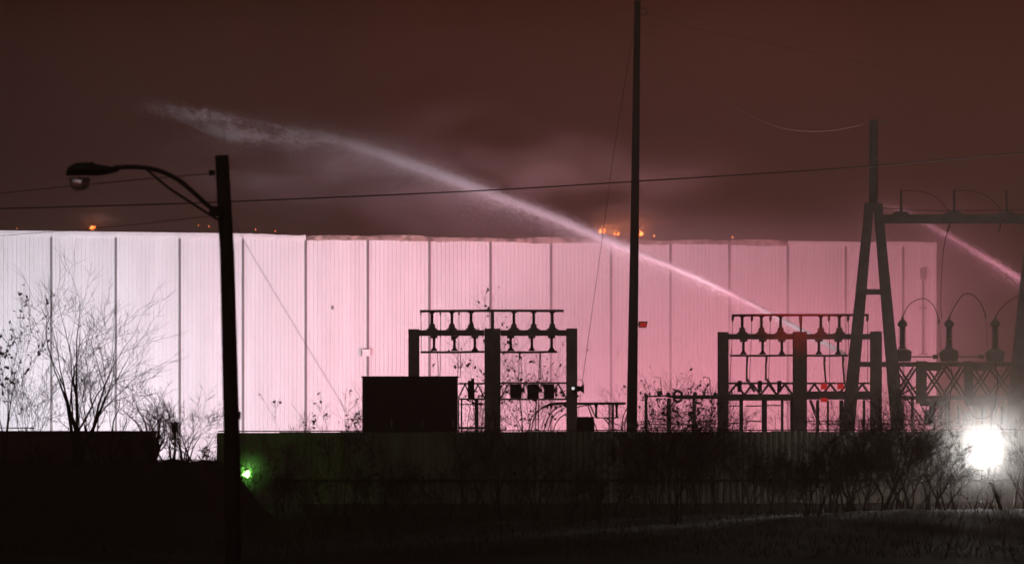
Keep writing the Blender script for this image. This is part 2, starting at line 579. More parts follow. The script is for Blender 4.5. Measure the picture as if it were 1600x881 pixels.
# ------------------------------------------------------------------ water jets (droplets)
def water_mat():
    m = bpy.data.materials.new('water_spray'); m.use_nodes = True
    n = m.node_tree.nodes; l = m.node_tree.links; n.clear()
    out = n.new('ShaderNodeOutputMaterial')
    d = n.new('ShaderNodeBsdfDiffuse'); t = n.new('ShaderNodeBsdfTranslucent'); x = n.new('ShaderNodeBsdfTransparent')
    d.inputs['Color'].default_value = (0.92, 0.93, 0.95, 1); t.inputs['Color'].default_value = (0.92, 0.93, 0.95, 1)
    a = n.new('ShaderNodeMixShader'); a.inputs[0].default_value = 0.5
    l.new(d.outputs[0], a.inputs[1]); l.new(t.outputs[0], a.inputs[2])
    b = n.new('ShaderNodeMixShader'); b.inputs[0].default_value = 0.55
    l.new(x.outputs[0], b.inputs[1]); l.new(a.outputs[0], b.inputs[2])
    l.new(b.outputs[0], out.inputs['Surface'])
    return m


M['water'] = water_mat()


def droplets(name, parent, pts, sig, cnt, size, seed, wisps=None):
    """a jet as droplets: pts world path, sig spread along it, cnt droplets per step"""
    r = np.random.default_rng(seed)
    P0 = []; D = []
    for i in range(len(pts) - 1):
        n = int(cnt[i])
        if n <= 0:
            continue
        t = r.random(n)[:, None]
        a = np.array(pts[i]); b = np.array(pts[i + 1])
        c = a + (b - a) * t
        sg = sig[i] + (sig[i + 1] - sig[i]) * t
        heavy = np.where(r.random(n) < 0.25, 2.2, 1.0)[:, None]
        c = c + r.normal(size=(n, 3)) * sg * heavy * np.array([0.6, 0.6, 1.0])
        c[:, 2] -= (np.where(r.random(n) < 0.30, r.exponential(1.0, n), 0.0)) * sg[:, 0] * 4.2
        P0.append(c)
        d = (b - a) / (np.linalg.norm(b - a) + 1e-9)
        D.append(np.repeat(d[None, :], n, 0))
    c = np.concatenate(P0); d = np.concatenate(D)
    N = len(c)
    q = r.normal(size=(N, 3)); q -= (q * d).sum(1)[:, None] * d; q /= np.linalg.norm(q, axis=1)[:, None]
    sc = size * (0.5 + r.random(N))[:, None]
    v = np.empty((N, 3, 3))
    v[:, 0] = c - d * sc * 1.6; v[:, 1] = c + d * sc * 1.6 + q * sc * 0.3; v[:, 2] = c + q * sc
    me = bpy.data.meshes.new(name)
    me.vertices.add(N * 3); me.vertices.foreach_set('co', v.reshape(-1).astype(np.float32))
    me.loops.add(N * 3); me.loops.foreach_set('vertex_index', np.arange(N * 3, dtype=np.int32))
    me.polygons.add(N); me.polygons.foreach_set('loop_start', np.arange(0, N * 3, 3, dtype=np.int32))
    me.update(); me.validate()
    me.materials.append(M['water'])
    o = bpy.data.objects.new(name, me); COL.objects.link(o)
    if parent: o.parent = parent
    return o


jp = [(1322, 553), (1210, 493), (1100, 438), (1000, 396), (940, 371), (870, 341), (780, 307), (700, 277), (620, 249), (560, 229), (500, 214), (440, 206)]
jY = [222, 226, 230, 234, 236, 239, 243, 246, 249, 252, 255, 257]
path = smooth_path([P(a, b, y) for (a, b), y in zip(jp, jY)], 6)
nn = len(path)
sig = []; cnt = []
for i in range(nn):
    t = i / (nn - 1)
    sig.append(0.045 + 0.21 * t ** 1.3)
    clump = 1.0 if t < 0.66 else 1.0 + (t - 0.66) * 2.4 * math.sin(i * 2.1) * math.sin(i * 0.9 + 1)
    cnt.append(max(0.1, clump) * 9500 * min(1, 0.22 + t * 1.3) * (1 if t < 0.62 else 1 - (t - 0.62) / 0.38 * 0.9))
wj = droplets('water_jet', None, path, sig, cnt, 0.017, 3)
tag(wj, 'long white jet of water arching over the burning roof from right to left', 'water jet')
# broken tail and the mist that falls from the jet
tail = [(520, 217), (470, 214), (420, 200), (370, 193), (330, 187), (290, 190), (250, 184), (205, 179)]
tp = smooth_path([P(a, b, 256 + i) for i, (a, b) in enumerate(tail)], 5)
r_ = random.Random(5)
trn = random.Random(12)
for wv in range(11):
    off = trn.uniform(-1.3, 0.9); sh = int(wv * 2.1)
    q = [v + Vector((trn.gauss(0, .06), 0, off * (0.4 + i * 0.03) + trn.gauss(0, .05))) for i, v in enumerate(tp)][sh:sh + trn.randint(12, 24)]
    m_ = len(q)
    tc_ = [850 * math.sin(math.pi * min(1, (i + 1.5) / m_)) * trn.choice((0.25, 0.6, 1.0)) * (1 - 0.25 * (i + sh) / len(tp)) for i in range(m_)]
    o = droplets('water_streak', wj, q, [0.06 + 0.20 * (i / m_) for i in range(m_)], tc_, 0.017, 30 + wv); o['kind'] = 'stuff'
j2 = smooth_path([P(a, b, y) for a, b, y in ((1900, 628, 218), (1780, 548, 223), (1660, 475, 228), (1600, 438, 231), (1540, 402, 234), (1475, 364, 238), (1420, 335, 242), (1380, 318, 245))], 6)
n2 = len(j2)
w2 = droplets('water_jet', None, j2, [0.06 + 0.08 * i / n2 for i in range(n2)], [1500 * max(0, 1 - max(0, i / n2 - 0.5) / 0.48) for i in range(n2)], 0.021, 4)
tag(w2, 'fainter second jet of water rising behind the steel gantry beam at the right', 'water jet')


# ------------------------------------------------------------------ volumes
def vol_mat(name, density, color=(1, 1, 1), aniso=0.0, noise=None):
    m = bpy.data.materials.new(name); m.use_nodes = True
    n = m.node_tree.nodes; l = m.node_tree.links; n.clear()
    out = n.new('ShaderNodeOutputMaterial'); v = n.new('ShaderNodeVolumePrincipled')
    v.inputs['Color'].default_value = color + (1,)
    v.inputs['Density'].default_value = density
    v.inputs['Anisotropy'].default_value = aniso
    if noise:
        sc, lo, hi = noise
        t = n.new('ShaderNodeTexCoord'); z = n.new('ShaderNodeTexNoise')
        z.inputs['Scale'].default_value = sc; z.inputs['Detail'].default_value = 2
        l.new(t.outputs['Object'], z.inputs['Vector'])
        # radial falloff in the object's own unit sphere
        ln = n.new('ShaderNodeVectorMath'); ln.operation = 'LENGTH'
        l.new(t.outputs['Object'], ln.inputs[0])
        fr = n.new('ShaderNodeMapRange'); fr.interpolation_type = 'SMOOTHSTEP'
        fr.inputs[1].default_value = 1.0; fr.inputs[2].default_value = 0.1; fr.inputs[3].default_value = 0.0; fr.inputs[4].default_value = 1.0
        l.new(ln.outputs['Value'], fr.inputs[0])
        mr_ = n.new('ShaderNodeMapRange'); mr_.inputs[1].default_value = lo; mr_.inputs[2].default_value = hi; mr_.inputs[3].default_value = 0.0; mr_.inputs[4].default_value = density
        l.new(z.outputs['Fac'], mr_.inputs[0])
        mu = n.new('ShaderNodeMath'); mu.operation = 'MULTIPLY'
        l.new(fr.outputs[0], mu.inputs[0]); l.new(mr_.outputs[0], mu.inputs[1])
        l.new(mu.outputs[0], v.inputs['Density'])
    l.new(v.outputs[0], out.inputs['Volume'])
    return m


hz = MB(); hz.box((-175, -36, -1.0), (175, 424, 26.0))
tag(hz.build('haze', vol_mat('pale_haze', 0.0021, (0.95, 0.70, 0.60), 0.3)), kind='stuff')


def puff(name, c, rad, m, label):
    me = bpy.data.meshes.new(name)
    import bmesh
    bm = bmesh.new(); bmesh.ops.create_icosphere(bm, subdivisions=3, radius=1.0); bm.to_mesh(me); bm.free()
    me.materials.append(m)
    o = bpy.data.objects.new(name, me); o.location = c; o.scale = rad
    COL.objects.link(o)
    return tag(o, label, 'smoke', kind='stuff')


puff('smoke', P(800, 300, 243), (17, 9, 6.5), vol_mat('roof_smoke', 0.06, (0.9, 0.76, 0.76), 0.1, (2.6, 0.48, 0.66)), 'pink lit smoke drifting above the middle of the roof')
puff('smoke', P(1090, 545, 241), (19, 5, 9.5), vol_mat('wall_mist', 0.27, (0.95, 0.9, 0.92), 0.1, (1.5, 0.2, 0.7)), 'pink mist hanging in front of the right half of the wall')
puff('smoke', P(1420, 460, 242), (9, 6, 8), vol_mat('corner_mist', 0.09, (0.95, 0.9, 0.92), 0.1, (1.6, 0.25, 0.7)), 'pink mist around the right corner of the warehouse')
puff('smoke', P(500, 275, 250), (14, 5, 4.6), vol_mat('jet_mist', 0.11, (0.9, 0.88, 0.9), 0.1, (2.5, 0.45, 0.66)), 'grey mist falling from the far end of the water jet')
puff('smoke', P(650, 268, 252), (10, 4, 4.2), vol_mat('jet_smoke', 0.09, (0.9, 0.82, 0.84), 0.1, (2.6, 0.5, 0.64)), 'wispy smoke behind the upper half of the water jet')
puff('smoke', P(985, 352, 251), (4.2, 1.8, 1.7), vol_mat('flame_smoke', 0.16, (0.9, 0.8, 0.75), 0.1, (2.5, 0.3, 0.7)), 'smoke glowing orange around the row of flames beside the tallest pole')
puff('smoke', P(150, 346, 243), (2.0, 1.2, 1.0), vol_mat('ember_glow_smoke', 0.16, (0.9, 0.8, 0.75), 0.1, (2.5, 0.3, 0.7)), 'small smoke puff added for the orange glow above the flame near the street lamp head')  # puff added to carry the orange glow of the flame
puff('smoke', P(1535, 714, 130), (4.2, 2.6, 2.9), vol_mat('flood_bloom_mist', 0.046, (0.95, 0.95, 0.95), 0.2, (1.2, 0.1, 0.6)), 'white mist added for the bloom around the dazzling floodlight')  # mist volume added to give the lens bloom of the floodlight
puff('smoke', P(388, 738, 130.8), (1.1, 0.8, 0.9), vol_mat('green_glow_mist', 0.3, (0.95, 0.95, 0.95), 0.1, (1.6, 0.2, 0.6)), 'faint mist added for the green glow around the green lamp')  # mist volume added to spread the glow of the green lamp
# ------------------------------------------------------------------ tall wooden utility pole
Y = 150.0
b = P(987, 0, Y)
tp_ = thing('utility_pole', (P(986, 0, Y).x, Y, 0), 'tallest bare wooden utility pole standing between the two bus frames', 'utility pole')
m = MB(); m.tube([Vector((P(985.5, 0, Y).x, Y, -0.3)), P(987.5, 640, Y), P(992, 330, Y), P(996, 2, Y)], [0.205, 0.195, 0.155, 0.115], 12)
m.build('pole', M['wood'], tp_, smooth=True)
m = MB(); m.tube(smooth_path([P(998, 14, Y), P(1006, 13, Y), P(1011, 18, Y), P(1008, 24, Y), P(1000, 22, Y)], 5), 0.018, 5); m.build('wire_loop', M['wire'], tp_)
m = MB(); m.tube([P(979, 662, Y - .25), P(997, 662, Y - .25)], 0.03, 6).pbox(979, 663, 998, 668, Y - 0.3, 0.1); m.build('pole_band', M['greysteel'], tp_)
fl = thing('floodlight', P(998, 507, Y), 'small box floodlight with a red reflection on the side of the tallest wooden pole', 'lamp')
m = MB(); a = P(1000, 502, Y - 0.1); m.add([P(998, 502, Y - .2), P(1012, 502, Y - .2), P(1010, 512, Y - .2), P(998, 512, Y - .2), P(998, 502, Y + .15), P(1012, 502, Y + .15), P(1010, 512, Y + .15), P(998, 512, Y + .15)],
    [(0, 3, 2, 1), (4, 5, 6, 7), (0, 1, 5, 4), (1, 2, 6, 5), (2, 3, 7, 6), (3, 0, 4, 7)]); m.build('housing', M['dsteel'], fl)
m = MB(); m.pbox(1000.5, 504, 1010, 510.5, Y - 0.215, 0.012); m.build('lens', mat('red_reflection_lens', (0.5, 0.02, 0.02), 0.3, emit=(1.0, 0.05, 0.04), estr=0.35), fl)  # red reflection on the lens put in as faint emission
m = MB(); m.pbox(993, 505, 998, 508, Y - 0.05, 0.08); m.build('bracket', M['dsteel'], fl)

# ------------------------------------------------------------------ street lamp, close and out of focus
Y = 60.0
sl = thing('street_lamp', (P(364, 0, Y).x, Y, 0), 'unlit street lamp with curved arm and pale glass bowl on a black wooden pole', 'street lamp')
m = MB(); m.tube([Vector((P(366, 0, Y).x, Y, -0.2)), P(362.5, 700, Y), P(355, 400, Y), P(346.5, 243, Y)], [0.125, 0.118, 0.106, 0.100], 14); m.build('pole', M['wood'], sl, smooth=True)
Ya = Y - 0.12
m = MB(); m.tube(smooth_path([P(345, 332, Ya), P(326, 322, Ya), P(306, 304, Ya), P(277, 280, Ya), P(245, 266, Ya), P(212, 261, Ya), P(178, 262, Ya)], 6), 0.034, 10); m.build('arm', M['lamp'], sl, smooth=True)
m = MB(); m.tube([P(344, 345, Ya), P(322, 332, Ya), P(264, 294, Ya), P(229, 265, Ya)], 0.019, 8); m.build('brace', M['lamp'], sl)
m = MB(); m.pbox(327, 322, 346, 338, Ya - 0.05, 0.10); m.build('arm_bracket', M['lamp'], sl)
# cobra head: flattened shell
hd = MB()
prof = [(103, 271, 1), (106, 266, 7), (118, 262.5, 10.5), (135, 262, 11), (155, 264, 9), (172, 264, 6), (186, 262.5, 3.5)]
ring = 12; vs = []
for px, py, hh in prof:
    c0 = P(px, py + 2, Ya); k = Ya / F
    for q in range(ring):
        a = 2 * math.pi * q / ring
        vs.append(c0 + Vector((0, math.cos(a) * hh * 1.15 * k, math.sin(a) * hh * 0.95 * k)))
hd.v = [tuple(v) for v in vs]
hd.f = [(i * ring + q, i * ring + (q + 1) % ring, (i + 1) * ring + (q + 1) % ring, (i + 1) * ring + q) for i in range(len(prof) - 1) for q in range(ring)]
hd.f += [tuple(range(ring - 1, -1, -1)), tuple((len(prof) - 1) * ring + q for q in range(ring))]
h_ = hd.build('lamp_head', M['lamp'], sl, smooth=True)
m = MB(); k = Ya / F
m.lathe([(4.5 * k, 0), (5 * k, 3 * k), (4.5 * k, 8 * k), (2 * k, 10 * k)], P(143, 263, Ya), 10); m.build('photocell', M['lamp'], h_)
gb = MB(); cx = P(125, 281, Ya)
for i, (rr, zz) in enumerate([(0.02, -18), (8, -17), (13, -13), (16, -6), (16, 0), (0.02, 0.5)]):
    pass
gb.lathe([(0.3 * k, -17 * k), (8 * k, -16 * k), (13 * k, -12 * k), (16 * k, -5 * k), (16.5 * k, 3 * k)], cx, 14)
gb.build('glass_bowl', M['bowl'], sl, smooth=True)
m = MB(); m.tube([P(336, 270, Y - .02), P(327, 270, Y - .02)], [0.03, 0.05], 8).tube([P(331, 266, Y - .02), P(331, 275, Y - .02)], 0.045, 8); m.build('insulator', M['porc'], sl)
m = MB(); m.tube([P(368, 640, Y), P(374, 645, Y), P(373, 655, Y)], 0.03, 6); m.build('pole_step', M['lamp'], sl)


# ------------------------------------------------------------------ wires
def wire(name, pts, r, label, cat='wire', m='wire', group=None, n=6):
    q = smooth_path([P(a, b, y) for a, b, y in pts], n)
    o = MB().tube(q, r, 5).build(name, M[m], smooth=True)
    return tag(o, label, cat, group)


wire('power_line', [(-40, 327, 128), (180, 321, 128), (360, 315, 128), (740, 298.5, 128), (1000, 283, 128), (1355, 260, 128), (1640, 235, 128)], 0.02,
     'thick overhead cable running across the whole picture in front of the water jet', 'power line')
wire('power_line', [(333, 271, 59.95), (180, 284, 68), (-40, 306, 80)], 0.007, 'thin line leaving the insulator of the street lamp pole to the left', 'power line')
wire('power_line', [(340, 336, 60), (280, 343, 66), (180, 354, 76), (-40, 372, 100)], 0.005, 'faint service line leaving the street lamp pole below the arm', 'power line')
wire('guy_wire', [(366, 345, 60), (395, 400, 60.4), (520, 607, 62), (590, 722, 63)], 0.004, 'blurred guy wire slanting right from the street lamp pole', 'guy wire')
wire('guy_wire', [(996, 12, 149.9), (962, 220, 149), (945, 345, 148.5), (915, 560, 148), (888, 760, 147.5)], 0.009, 'long guy wire slanting left from the top of the tallest wooden pole', 'guy wire')
wire('power_line', [(1131, 152, 190), (1160, 173, 182), (1200, 193, 172), (1245, 204, 163), (1300, 204, 155), (1356, 193, 146.3)], 0.016,
     'pale sagging wire coming in to the top of the gantry pole', 'power line', 'wirel')
wire('power_line', [(997, 12, 150), (1090, 45, 158), (1200, 68, 168), (1400, 108, 186), (1640, 150, 208)], 0.006, 'faint wire running right from the top of the tallest wooden pole', 'power line')


# ------------------------------------------------------------------ substation bus frames
def post_insulator(parent, px, y_top, y_bot, Y, hang=False):
    """ribbed post insulator with its clamp block; hanging ones have the block at the top"""
    k = Y / F
    h = (y_bot - y_top) * k
    r = 1.9 * k
    if not hang:
        blk = 8.5 * k
        prof = [(r * 1.7, blk), (r * 1.3, blk + 0.03)]
        n = 5
        z0 = blk + 0.03; z1 = h - 2.5 * k
        for i in range(n):
            a = z0 + (z1 - z0) * i / n; b_ = z0 + (z1 - z0) * (i + 0.5) / n
            prof += [(r * 1.35, a + 0.01), (r * 1.0, b_)]
        prof += [(r * 1.2, z1), (r * 2.6, h - 0.01), (r * 2.6, h)]
        m = MB(); m.lathe(prof, P(px, y_bot, Y) + Vector((0, 0.16, 0)), 10); o = m.build('insulator', M['porc'], parent)
        m = MB(); m.pbox(px - 4.6, y_bot - 9, px + 4.6, y_bot - 0.15, Y + 0.02, 0.28); m.pbox(px - 3, y_bot - 10.5, px + 3, y_bot - 9.02, Y + 0.05, 0.2); m.build('clamp', M['dsteel'], o)
        m = MB()
        for sg in (-1, 1):
            m.add([P(px + sg * 4.6, y_bot - 4.5, Y + .06), P(px + sg * 10, y_bot - .1, Y + .06), P(px + sg * 4.6, y_bot - .1, Y + .06),
                   P(px + sg * 4.6, y_bot - 4.5, Y + .2), P(px + sg * 10, y_bot - .1, Y + .2), P(px + sg * 4.6, y_bot - .1, Y + .2)],
                  [(0, 1, 2), (5, 4, 3), (0, 3, 4, 1), (1, 4, 5, 2), (2, 5, 3, 0)])
        m.build('gusset', M['dsteel'], o)
    else:
        prof = [(r * 2.9, 0), (r * 2.4, 2.2 * k), (r * 1.1, 5 * k)]
        z0 = 5 * k; z1 = h - 4 * k
        for i in range(4):
            prof += [(r * 1.25, z0 + (z1 - z0) * (i + .3) / 4), (r * .95, z0 + (z1 - z0) * (i + .8) / 4)]
        prof += [(r * 1.5, h - 3.9 * k), (r * 1.5, h - .2 * k)]
        m = MB(); m.lathe(prof, P(px, y_bot, Y) + Vector((0, 0.16, 0)), 10); o = m.build('insulator', M['porc'], parent)
        m = MB(); m.pbox(px - 5.6, y_top + 0.1, px - 1.2, y_top + 4, Y + 0.03, 0.26).pbox(px + 1.2, y_top + 0.1, px + 5.6, y_top + 3.6, Y + 0.03, 0.26); m.build('clamp', M['dsteel'], o)
    return o


def h_column(parent, x0, x1, y_top, Y, name='column', mt='dsteel'):
    m = MB(); a = P(x0, y_top, Y); b = P(x1, y_top, Y); w = b.x - a.x
    fl_ = 0.05
    m.box((a.x, Y, -0.1), (b.x, Y + fl_, a.z)); m.box((a.x, Y + w, -0.1), (b.x, Y + w + fl_, a.z)); m.box(((a.x + b.x) / 2 - 0.03, Y + fl_ + .003, -0.1), ((a.x + b.x) / 2 + 0.03, Y + w - .003, a.z - .01))
    o = m.build(name, M[mt], parent)
    m = MB(); m.box((a.x - 0.08, Y - 0.08, -0.1), (b.x + 0.08, Y + w + 0.13, 0.12)); m.build('base_plate', M['steel'], o)
    return o


def hangers(parent, xs_, y0, y1, Y, w=1.3):
    for x0, x1 in xs_:
        m = MB(); m.ptube([(x0, y0), ((x0 + x1) / 2 + .6, (y0 + y1) / 2), (x1, y1)], w, Y, 5, 0.16); m.build('dropper', M['wire'], parent)


def truss(parent, x0, x1, yt, yb, Y, ncell, w=2.6, name='truss', depth=0.7, both=True):
    m = MB()
    for dy in ((0, depth) if both else (0,)):
        m.pbar((x0, yt), (x1, yt), w, Y, dy); m.pbar((x0, yb), (x1, yb), w, Y, dy)
    o = m.build(name, M['dsteel'], parent)
    st = (x1 - x0) / ncell
    for i in range(ncell):
        a = x0 + i * st
        for dy in ((0.06, depth - 0.06) if both else (0.06,)):
            q = MB(); q.pbar((a, yb - w / 2), (a + st / 2, yt + w / 2), w * 0.75, Y, dy); q.build('brace', M['dsteel'], o)
            q = MB(); q.pbar((a + st / 2, yt + w / 2), (a + st, yb - w / 2), w * 0.75, Y, dy + 0.03); q.build('brace', M['dsteel'], o)
    return o


# ---- frame one (left)
Y = 152.0
f1 = thing('bus_frame', (P(770, 0, Y).x, Y, 0), 'left steel bus frame with rows of insulators beside the dark metal cabinet', 'bus frame', 'steel bus frames of the substation')
h_column(f1, 638, 655, 514, Y); h_column(f1, 885, 902, 513, Y)
h_column(f1, 757, 782, 513, Y - 0.35)
for a, b in ((655.2, 756.8), (782.2, 884.8)):
    m = MB(); m.pbox(a, 515.5, b, 524.5, Y + 0.1, 0.22); m.build('crossbeam', M['dsteel'], f1)
m = MB(); m.ptube([(656, 486), (700, 485.6), (770, 485.2), (881, 485.4)], 4.2, Y, 8, 0.16); m.build('busbar', M['greysteel'], f1)
for x in (675, 706, 736, 803, 834, 863):
    post_insulator(f1, x, 487.4, 515.5, Y + 0.05)
m = MB(); m.pbar((769.5, 487), (769.5, 513), 5, Y, 0.16); m.build('bus_post', M['steel'], f1)
for x in (678, 710, 742, 798, 831, 862):
    post_insulator(f1, x, 524.5, 548, Y + 0.05, True)
for a, b in ((657, 756.8), (782.2, 871)):
    m = MB(); m.ptube([(a, 549.8), ((a + b) / 2, 550.2), (b, 549.3)], 3.6, Y, 8, 0.16); m.build('busbar', M['greysteel'], f1)
hangers(f1, [(657.5, 658), (688, 687.5), (717, 716.5)], 488, 552, Y, 1.0)
for x in (657.5, 688, 717, 812, 844):
    m = MB(); t = 487 if x < 720 else 551
    m.ptube([(x, t), (x, t + (5 if x < 720 else 11))], [3.2, 2.6], Y, 6, 0.16); m.build('cable_clamp', M['dsteel'], f1)
hangers(f1, [(683.5, 684.5), (687.6, 687), (715.5, 715), (719, 719)], 551, 590, Y, 1.2)
hangers(f1, [(811, 810), (814, 814), (843, 840.5), (845.5, 842.5), (779, 780)], 561, 600, Y, 1.2)
truss(f1, 716, 757, 599, 623, Y, 2)
truss(f1, 782, 885, 598, 623.5, Y, 4)
for a, b in ((797, 815), (824, 842), (850, 866)):
    m = MB(); m.pbox(a, 599.8, b, 622, Y - 0.15, 0.5); o = m.build('instrument_box', M['cab'], f1)
    q = MB(); q.pbox(b + 0.05, 606, b + 5, 613, Y, 0.2); q.build('cable_gland', M['dsteel'], o)
m = MB(); m.pbox(731, 594.5, 741, 623, Y - 0.1, 0.4); m.pbox(736, 591, 741, 594.45, Y - .05, 0.3); m.build('instrument_box', M['cab'], f1)
m = MB(); m.pbar((718, 631.5), (756.8, 631.5), 1.8, Y, 0.1); m.build('rail', M['dsteel'], f1)
for a, w in ((744.5, 6), (721, 2.5), (716.5, 2)):
    m = MB(); m.pbar((a, 624), (a, 775), w, Y, 0.2); m.build('support_post', M['dsteel'], f1)
m = MB(); m.pbar((716, 668.5), (757, 668.5), 4, Y, 0.15); m.build('rail', M['dsteel'], f1)
m = MB(); m.ptube([(884.8, 630), (868, 630.5), (858, 632), (846, 638)], [4.5, 4.5, 4, 3.5], Y, 7, 0.1); m.build('busbar', M['dsteel'], f1)
for pts in ([(862, 633), (848, 636), (836, 650), (830, 674), (829, 690)], [(846, 638), (836, 645), (829, 658), (826, 690)], [(880, 633), (866, 640), (855, 656), (848, 680), (846, 695)], [(884, 636), (870, 645), (860, 660), (853, 690)],
            [(884, 646), (874, 654), (866, 668), (862, 690)], [(812, 624), (815, 650), (818, 690)], [(838, 624), (837, 660), (838, 690)], [(842, 624), (841, 660), (842, 690)]):
    m = MB(); m.tube(smooth_path([P(a, b, Y + 0.1) for a, b in pts], 5), 0.02, 5); m.build('cable', M['wire'], f1)
# bus extension to the tall pole
ex = thing('low_busbar_rack', (P(940, 0, Y).x, Y, 0), 'short low busbar rack between the left bus frame and the tallest wooden pole', 'busbar rack')
m = MB(); m.ptube([(902.2, 630.5), (978, 630)], 4.2, Y, 8, 0.2); m.build('busbar', M['dsteel'], ex)
m = MB(); m.pbar((931, 652.5), (968, 652.5), 1.8, Y, 0.2); m.build('rail', M['dsteel'], ex)
for x in (931.5, 963.5):
    m = MB(); k = Y / F; m.lathe([(2.9 * k, 0), (1.7 * k, 2 * k), (1.9 * k, 8 * k), (1.6 * k, 13 * k), (2.8 * k, 20 * k)], P(x, 652, Y + 0.2), 9); m.build('insulator', M['porc'], ex)
for x, w in ((952, 2), (958, 3.2), (955, 1.2)):
    m = MB(); m.pbar((x, 632), (x, 775), w, Y, 0.25); m.build('support_post', M['dsteel'], ex)
for p0, p1 in (((918, 632), (934, 675)), ((922, 632), (930, 650)), ((944, 653), (953, 664)), ((948, 653), (957, 661))):
    m = MB(); m.pbar(p0, p1, 2, Y, 0.22); m.build('brace', M['dsteel'], ex)
for pts in ([(902, 636), (912, 633.5), (921, 633)], [(979, 638), (973, 655), (972, 690)], [(981, 642), (977, 660), (977, 690)], [(960, 662), (968, 664), (972, 672)]):
    m = MB(); m.tube(smooth_path([P(a, b, Y + .15) for a, b in pts], 5), 0.018, 5); m.build('cable', M['wire'], ex)

# horn shaped floodlight on the right column
hl = thing('floodlight', P(896, 607, Y), 'small flared floodlight with a white glint on the right column of the left bus frame', 'floodlight')
m = MB(); k = Y / F; m.lathe([(3.5 * k, -9 * k), (4.5 * k, -3 * k), (4.5 * k, 1 * k), (3.2 * k, 3.5 * k), (8.2 * k, 8.5 * k)], P(904, 607, Y - 0.30), 12, 'X'); m.build('housing', M['cab'], hl, smooth=True)
m = MB(); m.lathe([(2.6 * k, 0), (2.2 * k, .02), (0.5 * k, .04)], P(895.5, 606.5, Y - 0.52), 10, 'Y'); m.build('lens', mat('white_glint_lens', (0.8, 0.8, 0.8), 0.2, emit=(0.95, 0.97, 1.0), estr=0.9), hl)  # white glint on the lens put in as emission
m = MB(); m.tube(smooth_path([P(903, 592.5, Y - .1), P(909, 594, Y - .1), P(912, 600, Y - .1)], 4), 0.012, 5); m.build('cable', M['wire'], hl)
m = MB(); m.pbox(893, 604, 899, 610, Y - 0.28, 0.27); m.build('bracket', M['dsteel'], hl)

# small tapered kiosk
kk = thing('kiosk_cabinet', P(916, 775, 146), 'small dark tapered cabinet standing at the foot of the left bus frame', 'cabinet')
m = MB(); Yk = 146.0
m.add([P(896, 790, Yk), P(935, 790, Yk), P(928, 653, Yk), P(902, 653, Yk), P(896, 790, Yk + .8), P(935, 790, Yk + .8), P(928, 653, Yk + .7), P(902, 653, Yk + .7)],
      [(3, 2, 1, 0), (4, 5, 6, 7), (0, 1, 5, 4), (1, 2, 6, 5), (2, 3, 7, 6), (3, 0, 4, 7)]); m.build('body', M['cab'], kk)
m = MB(); m.pbox(901, 651, 929, 653, Yk - .03, .76); m.build('lid', M['cabt'], kk)

# large dark metal enclosure
Yc = 144.0
cb = thing('metal_cabinet', (P(640, 0, Yc).x, Yc, 0), 'large black metal equipment cabinet rising above the fence', 'cabinet')
m = MB(); a = P(566, 590, Yc); b = P(714, 590, Yc); m.box((a.x, Yc, 0), (b.x, Yc + 2.4, a.z)); m.build('body', M['cab'], cb)
m = MB(); m.pbox(564.5, 587.5, 715.5, 590, Yc - 0.05, 2.5); m.build('roof', M['cabt'], cb)
for x0, x1 in ((568, 616), (618, 664), (666, 712)):
    m = MB(); m.pbox(x0, 593, x1, 760, Yc - 0.035, 0.034); o = m.build('door', M['cab'], cb)
    q = MB(); q.pbox(x1 - 5, 655, x1 - 3, 668, Yc - 0.08, 0.04); q.build('handle', M['steel'], o)
m = MB(); m.pbar((540, 655), (565.8, 655), 1.2, Yc, 0.2); m.build('conduit', M['wire'], cb)


# ---- frame two (right)
Y = 156.0
f2 = thing('bus_frame', (P(1250, 0, Y).x, Y, 0), 'right steel bus frame with red lit top bar behind the leaning gantry leg', 'bus frame', 'steel bus frames of the substation')
h_column(f2, 1122, 1138.5, 518.5, Y); h_column(f2, 1361, 1378, 517.5, Y); h_column(f2, 1240, 1261, 518, Y - 0.3)
for a, b in ((1138.7, 1239.8), (1261.2, 1360.8)):
    m = MB(); m.pbox(a, 521.5, b, 530, Y + 0.1, 0.22); m.build('crossbeam', M['dsteel'], f2)
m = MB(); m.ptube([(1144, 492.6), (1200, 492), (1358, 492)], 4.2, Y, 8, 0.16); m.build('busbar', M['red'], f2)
for x in (1160, 1190, 1220, 1283, 1312):
    post_insulator(f2, x, 493.8, 521.5, Y + 0.05)
m = MB(); m.ptube([(1251.5, 494), (1252, 518)], [5.5, 3], Y, 7, 0.16); m.build('bus_post', M['steel'], f2)
for x in (1162, 1192, 1222, 1280, 1310):
    post_insulator(f2, x, 530, 553.5, Y + 0.05, True)
for a, b in ((1141, 1239.8), (1261.2, 1326)):
    m = MB(); m.ptube([(a, 555.3), ((a + b) / 2, 555.6), (b, 555)], 3.4, Y, 8, 0.16); m.build('busbar', M['greysteel'], f2)
for x in (1145.5, 1175.5, 1204.5, 1296, 1326, 1356):
    m = MB(); m.ptube([(x, 493.5), (x, 498), (x - .6, 502)], [4, 4.4, 2.4], Y, 7, 0.16); m.build('cable_clamp', M['dsteel'], f2)
hangers(f2, [(1145, 1141), (1175, 1171), (1204, 1201), (1296, 1297), (1326, 1326.5), (1356, 1356)], 501, 598, Y, 0.9)
for x, y1 in ((1168, 596), (1198, 594), (1289, 600), (1318, 598)):
    m = MB(); m.ptube([(x, 557), (x, 564), (x - .6, 566), (x - 1 if x < 1250 else x + 2, y1)], [3.6, 3.8, 3.0, 3.0], Y, 7, 0.16); m.build('switch_rod', M['steel'], f2)
truss(f2, 1138.7, 1239.8, 598.5, 618, Y, 4, 3.0)
truss(f2, 1261.2, 1361, 598.5, 618, Y, 4, 2.6)
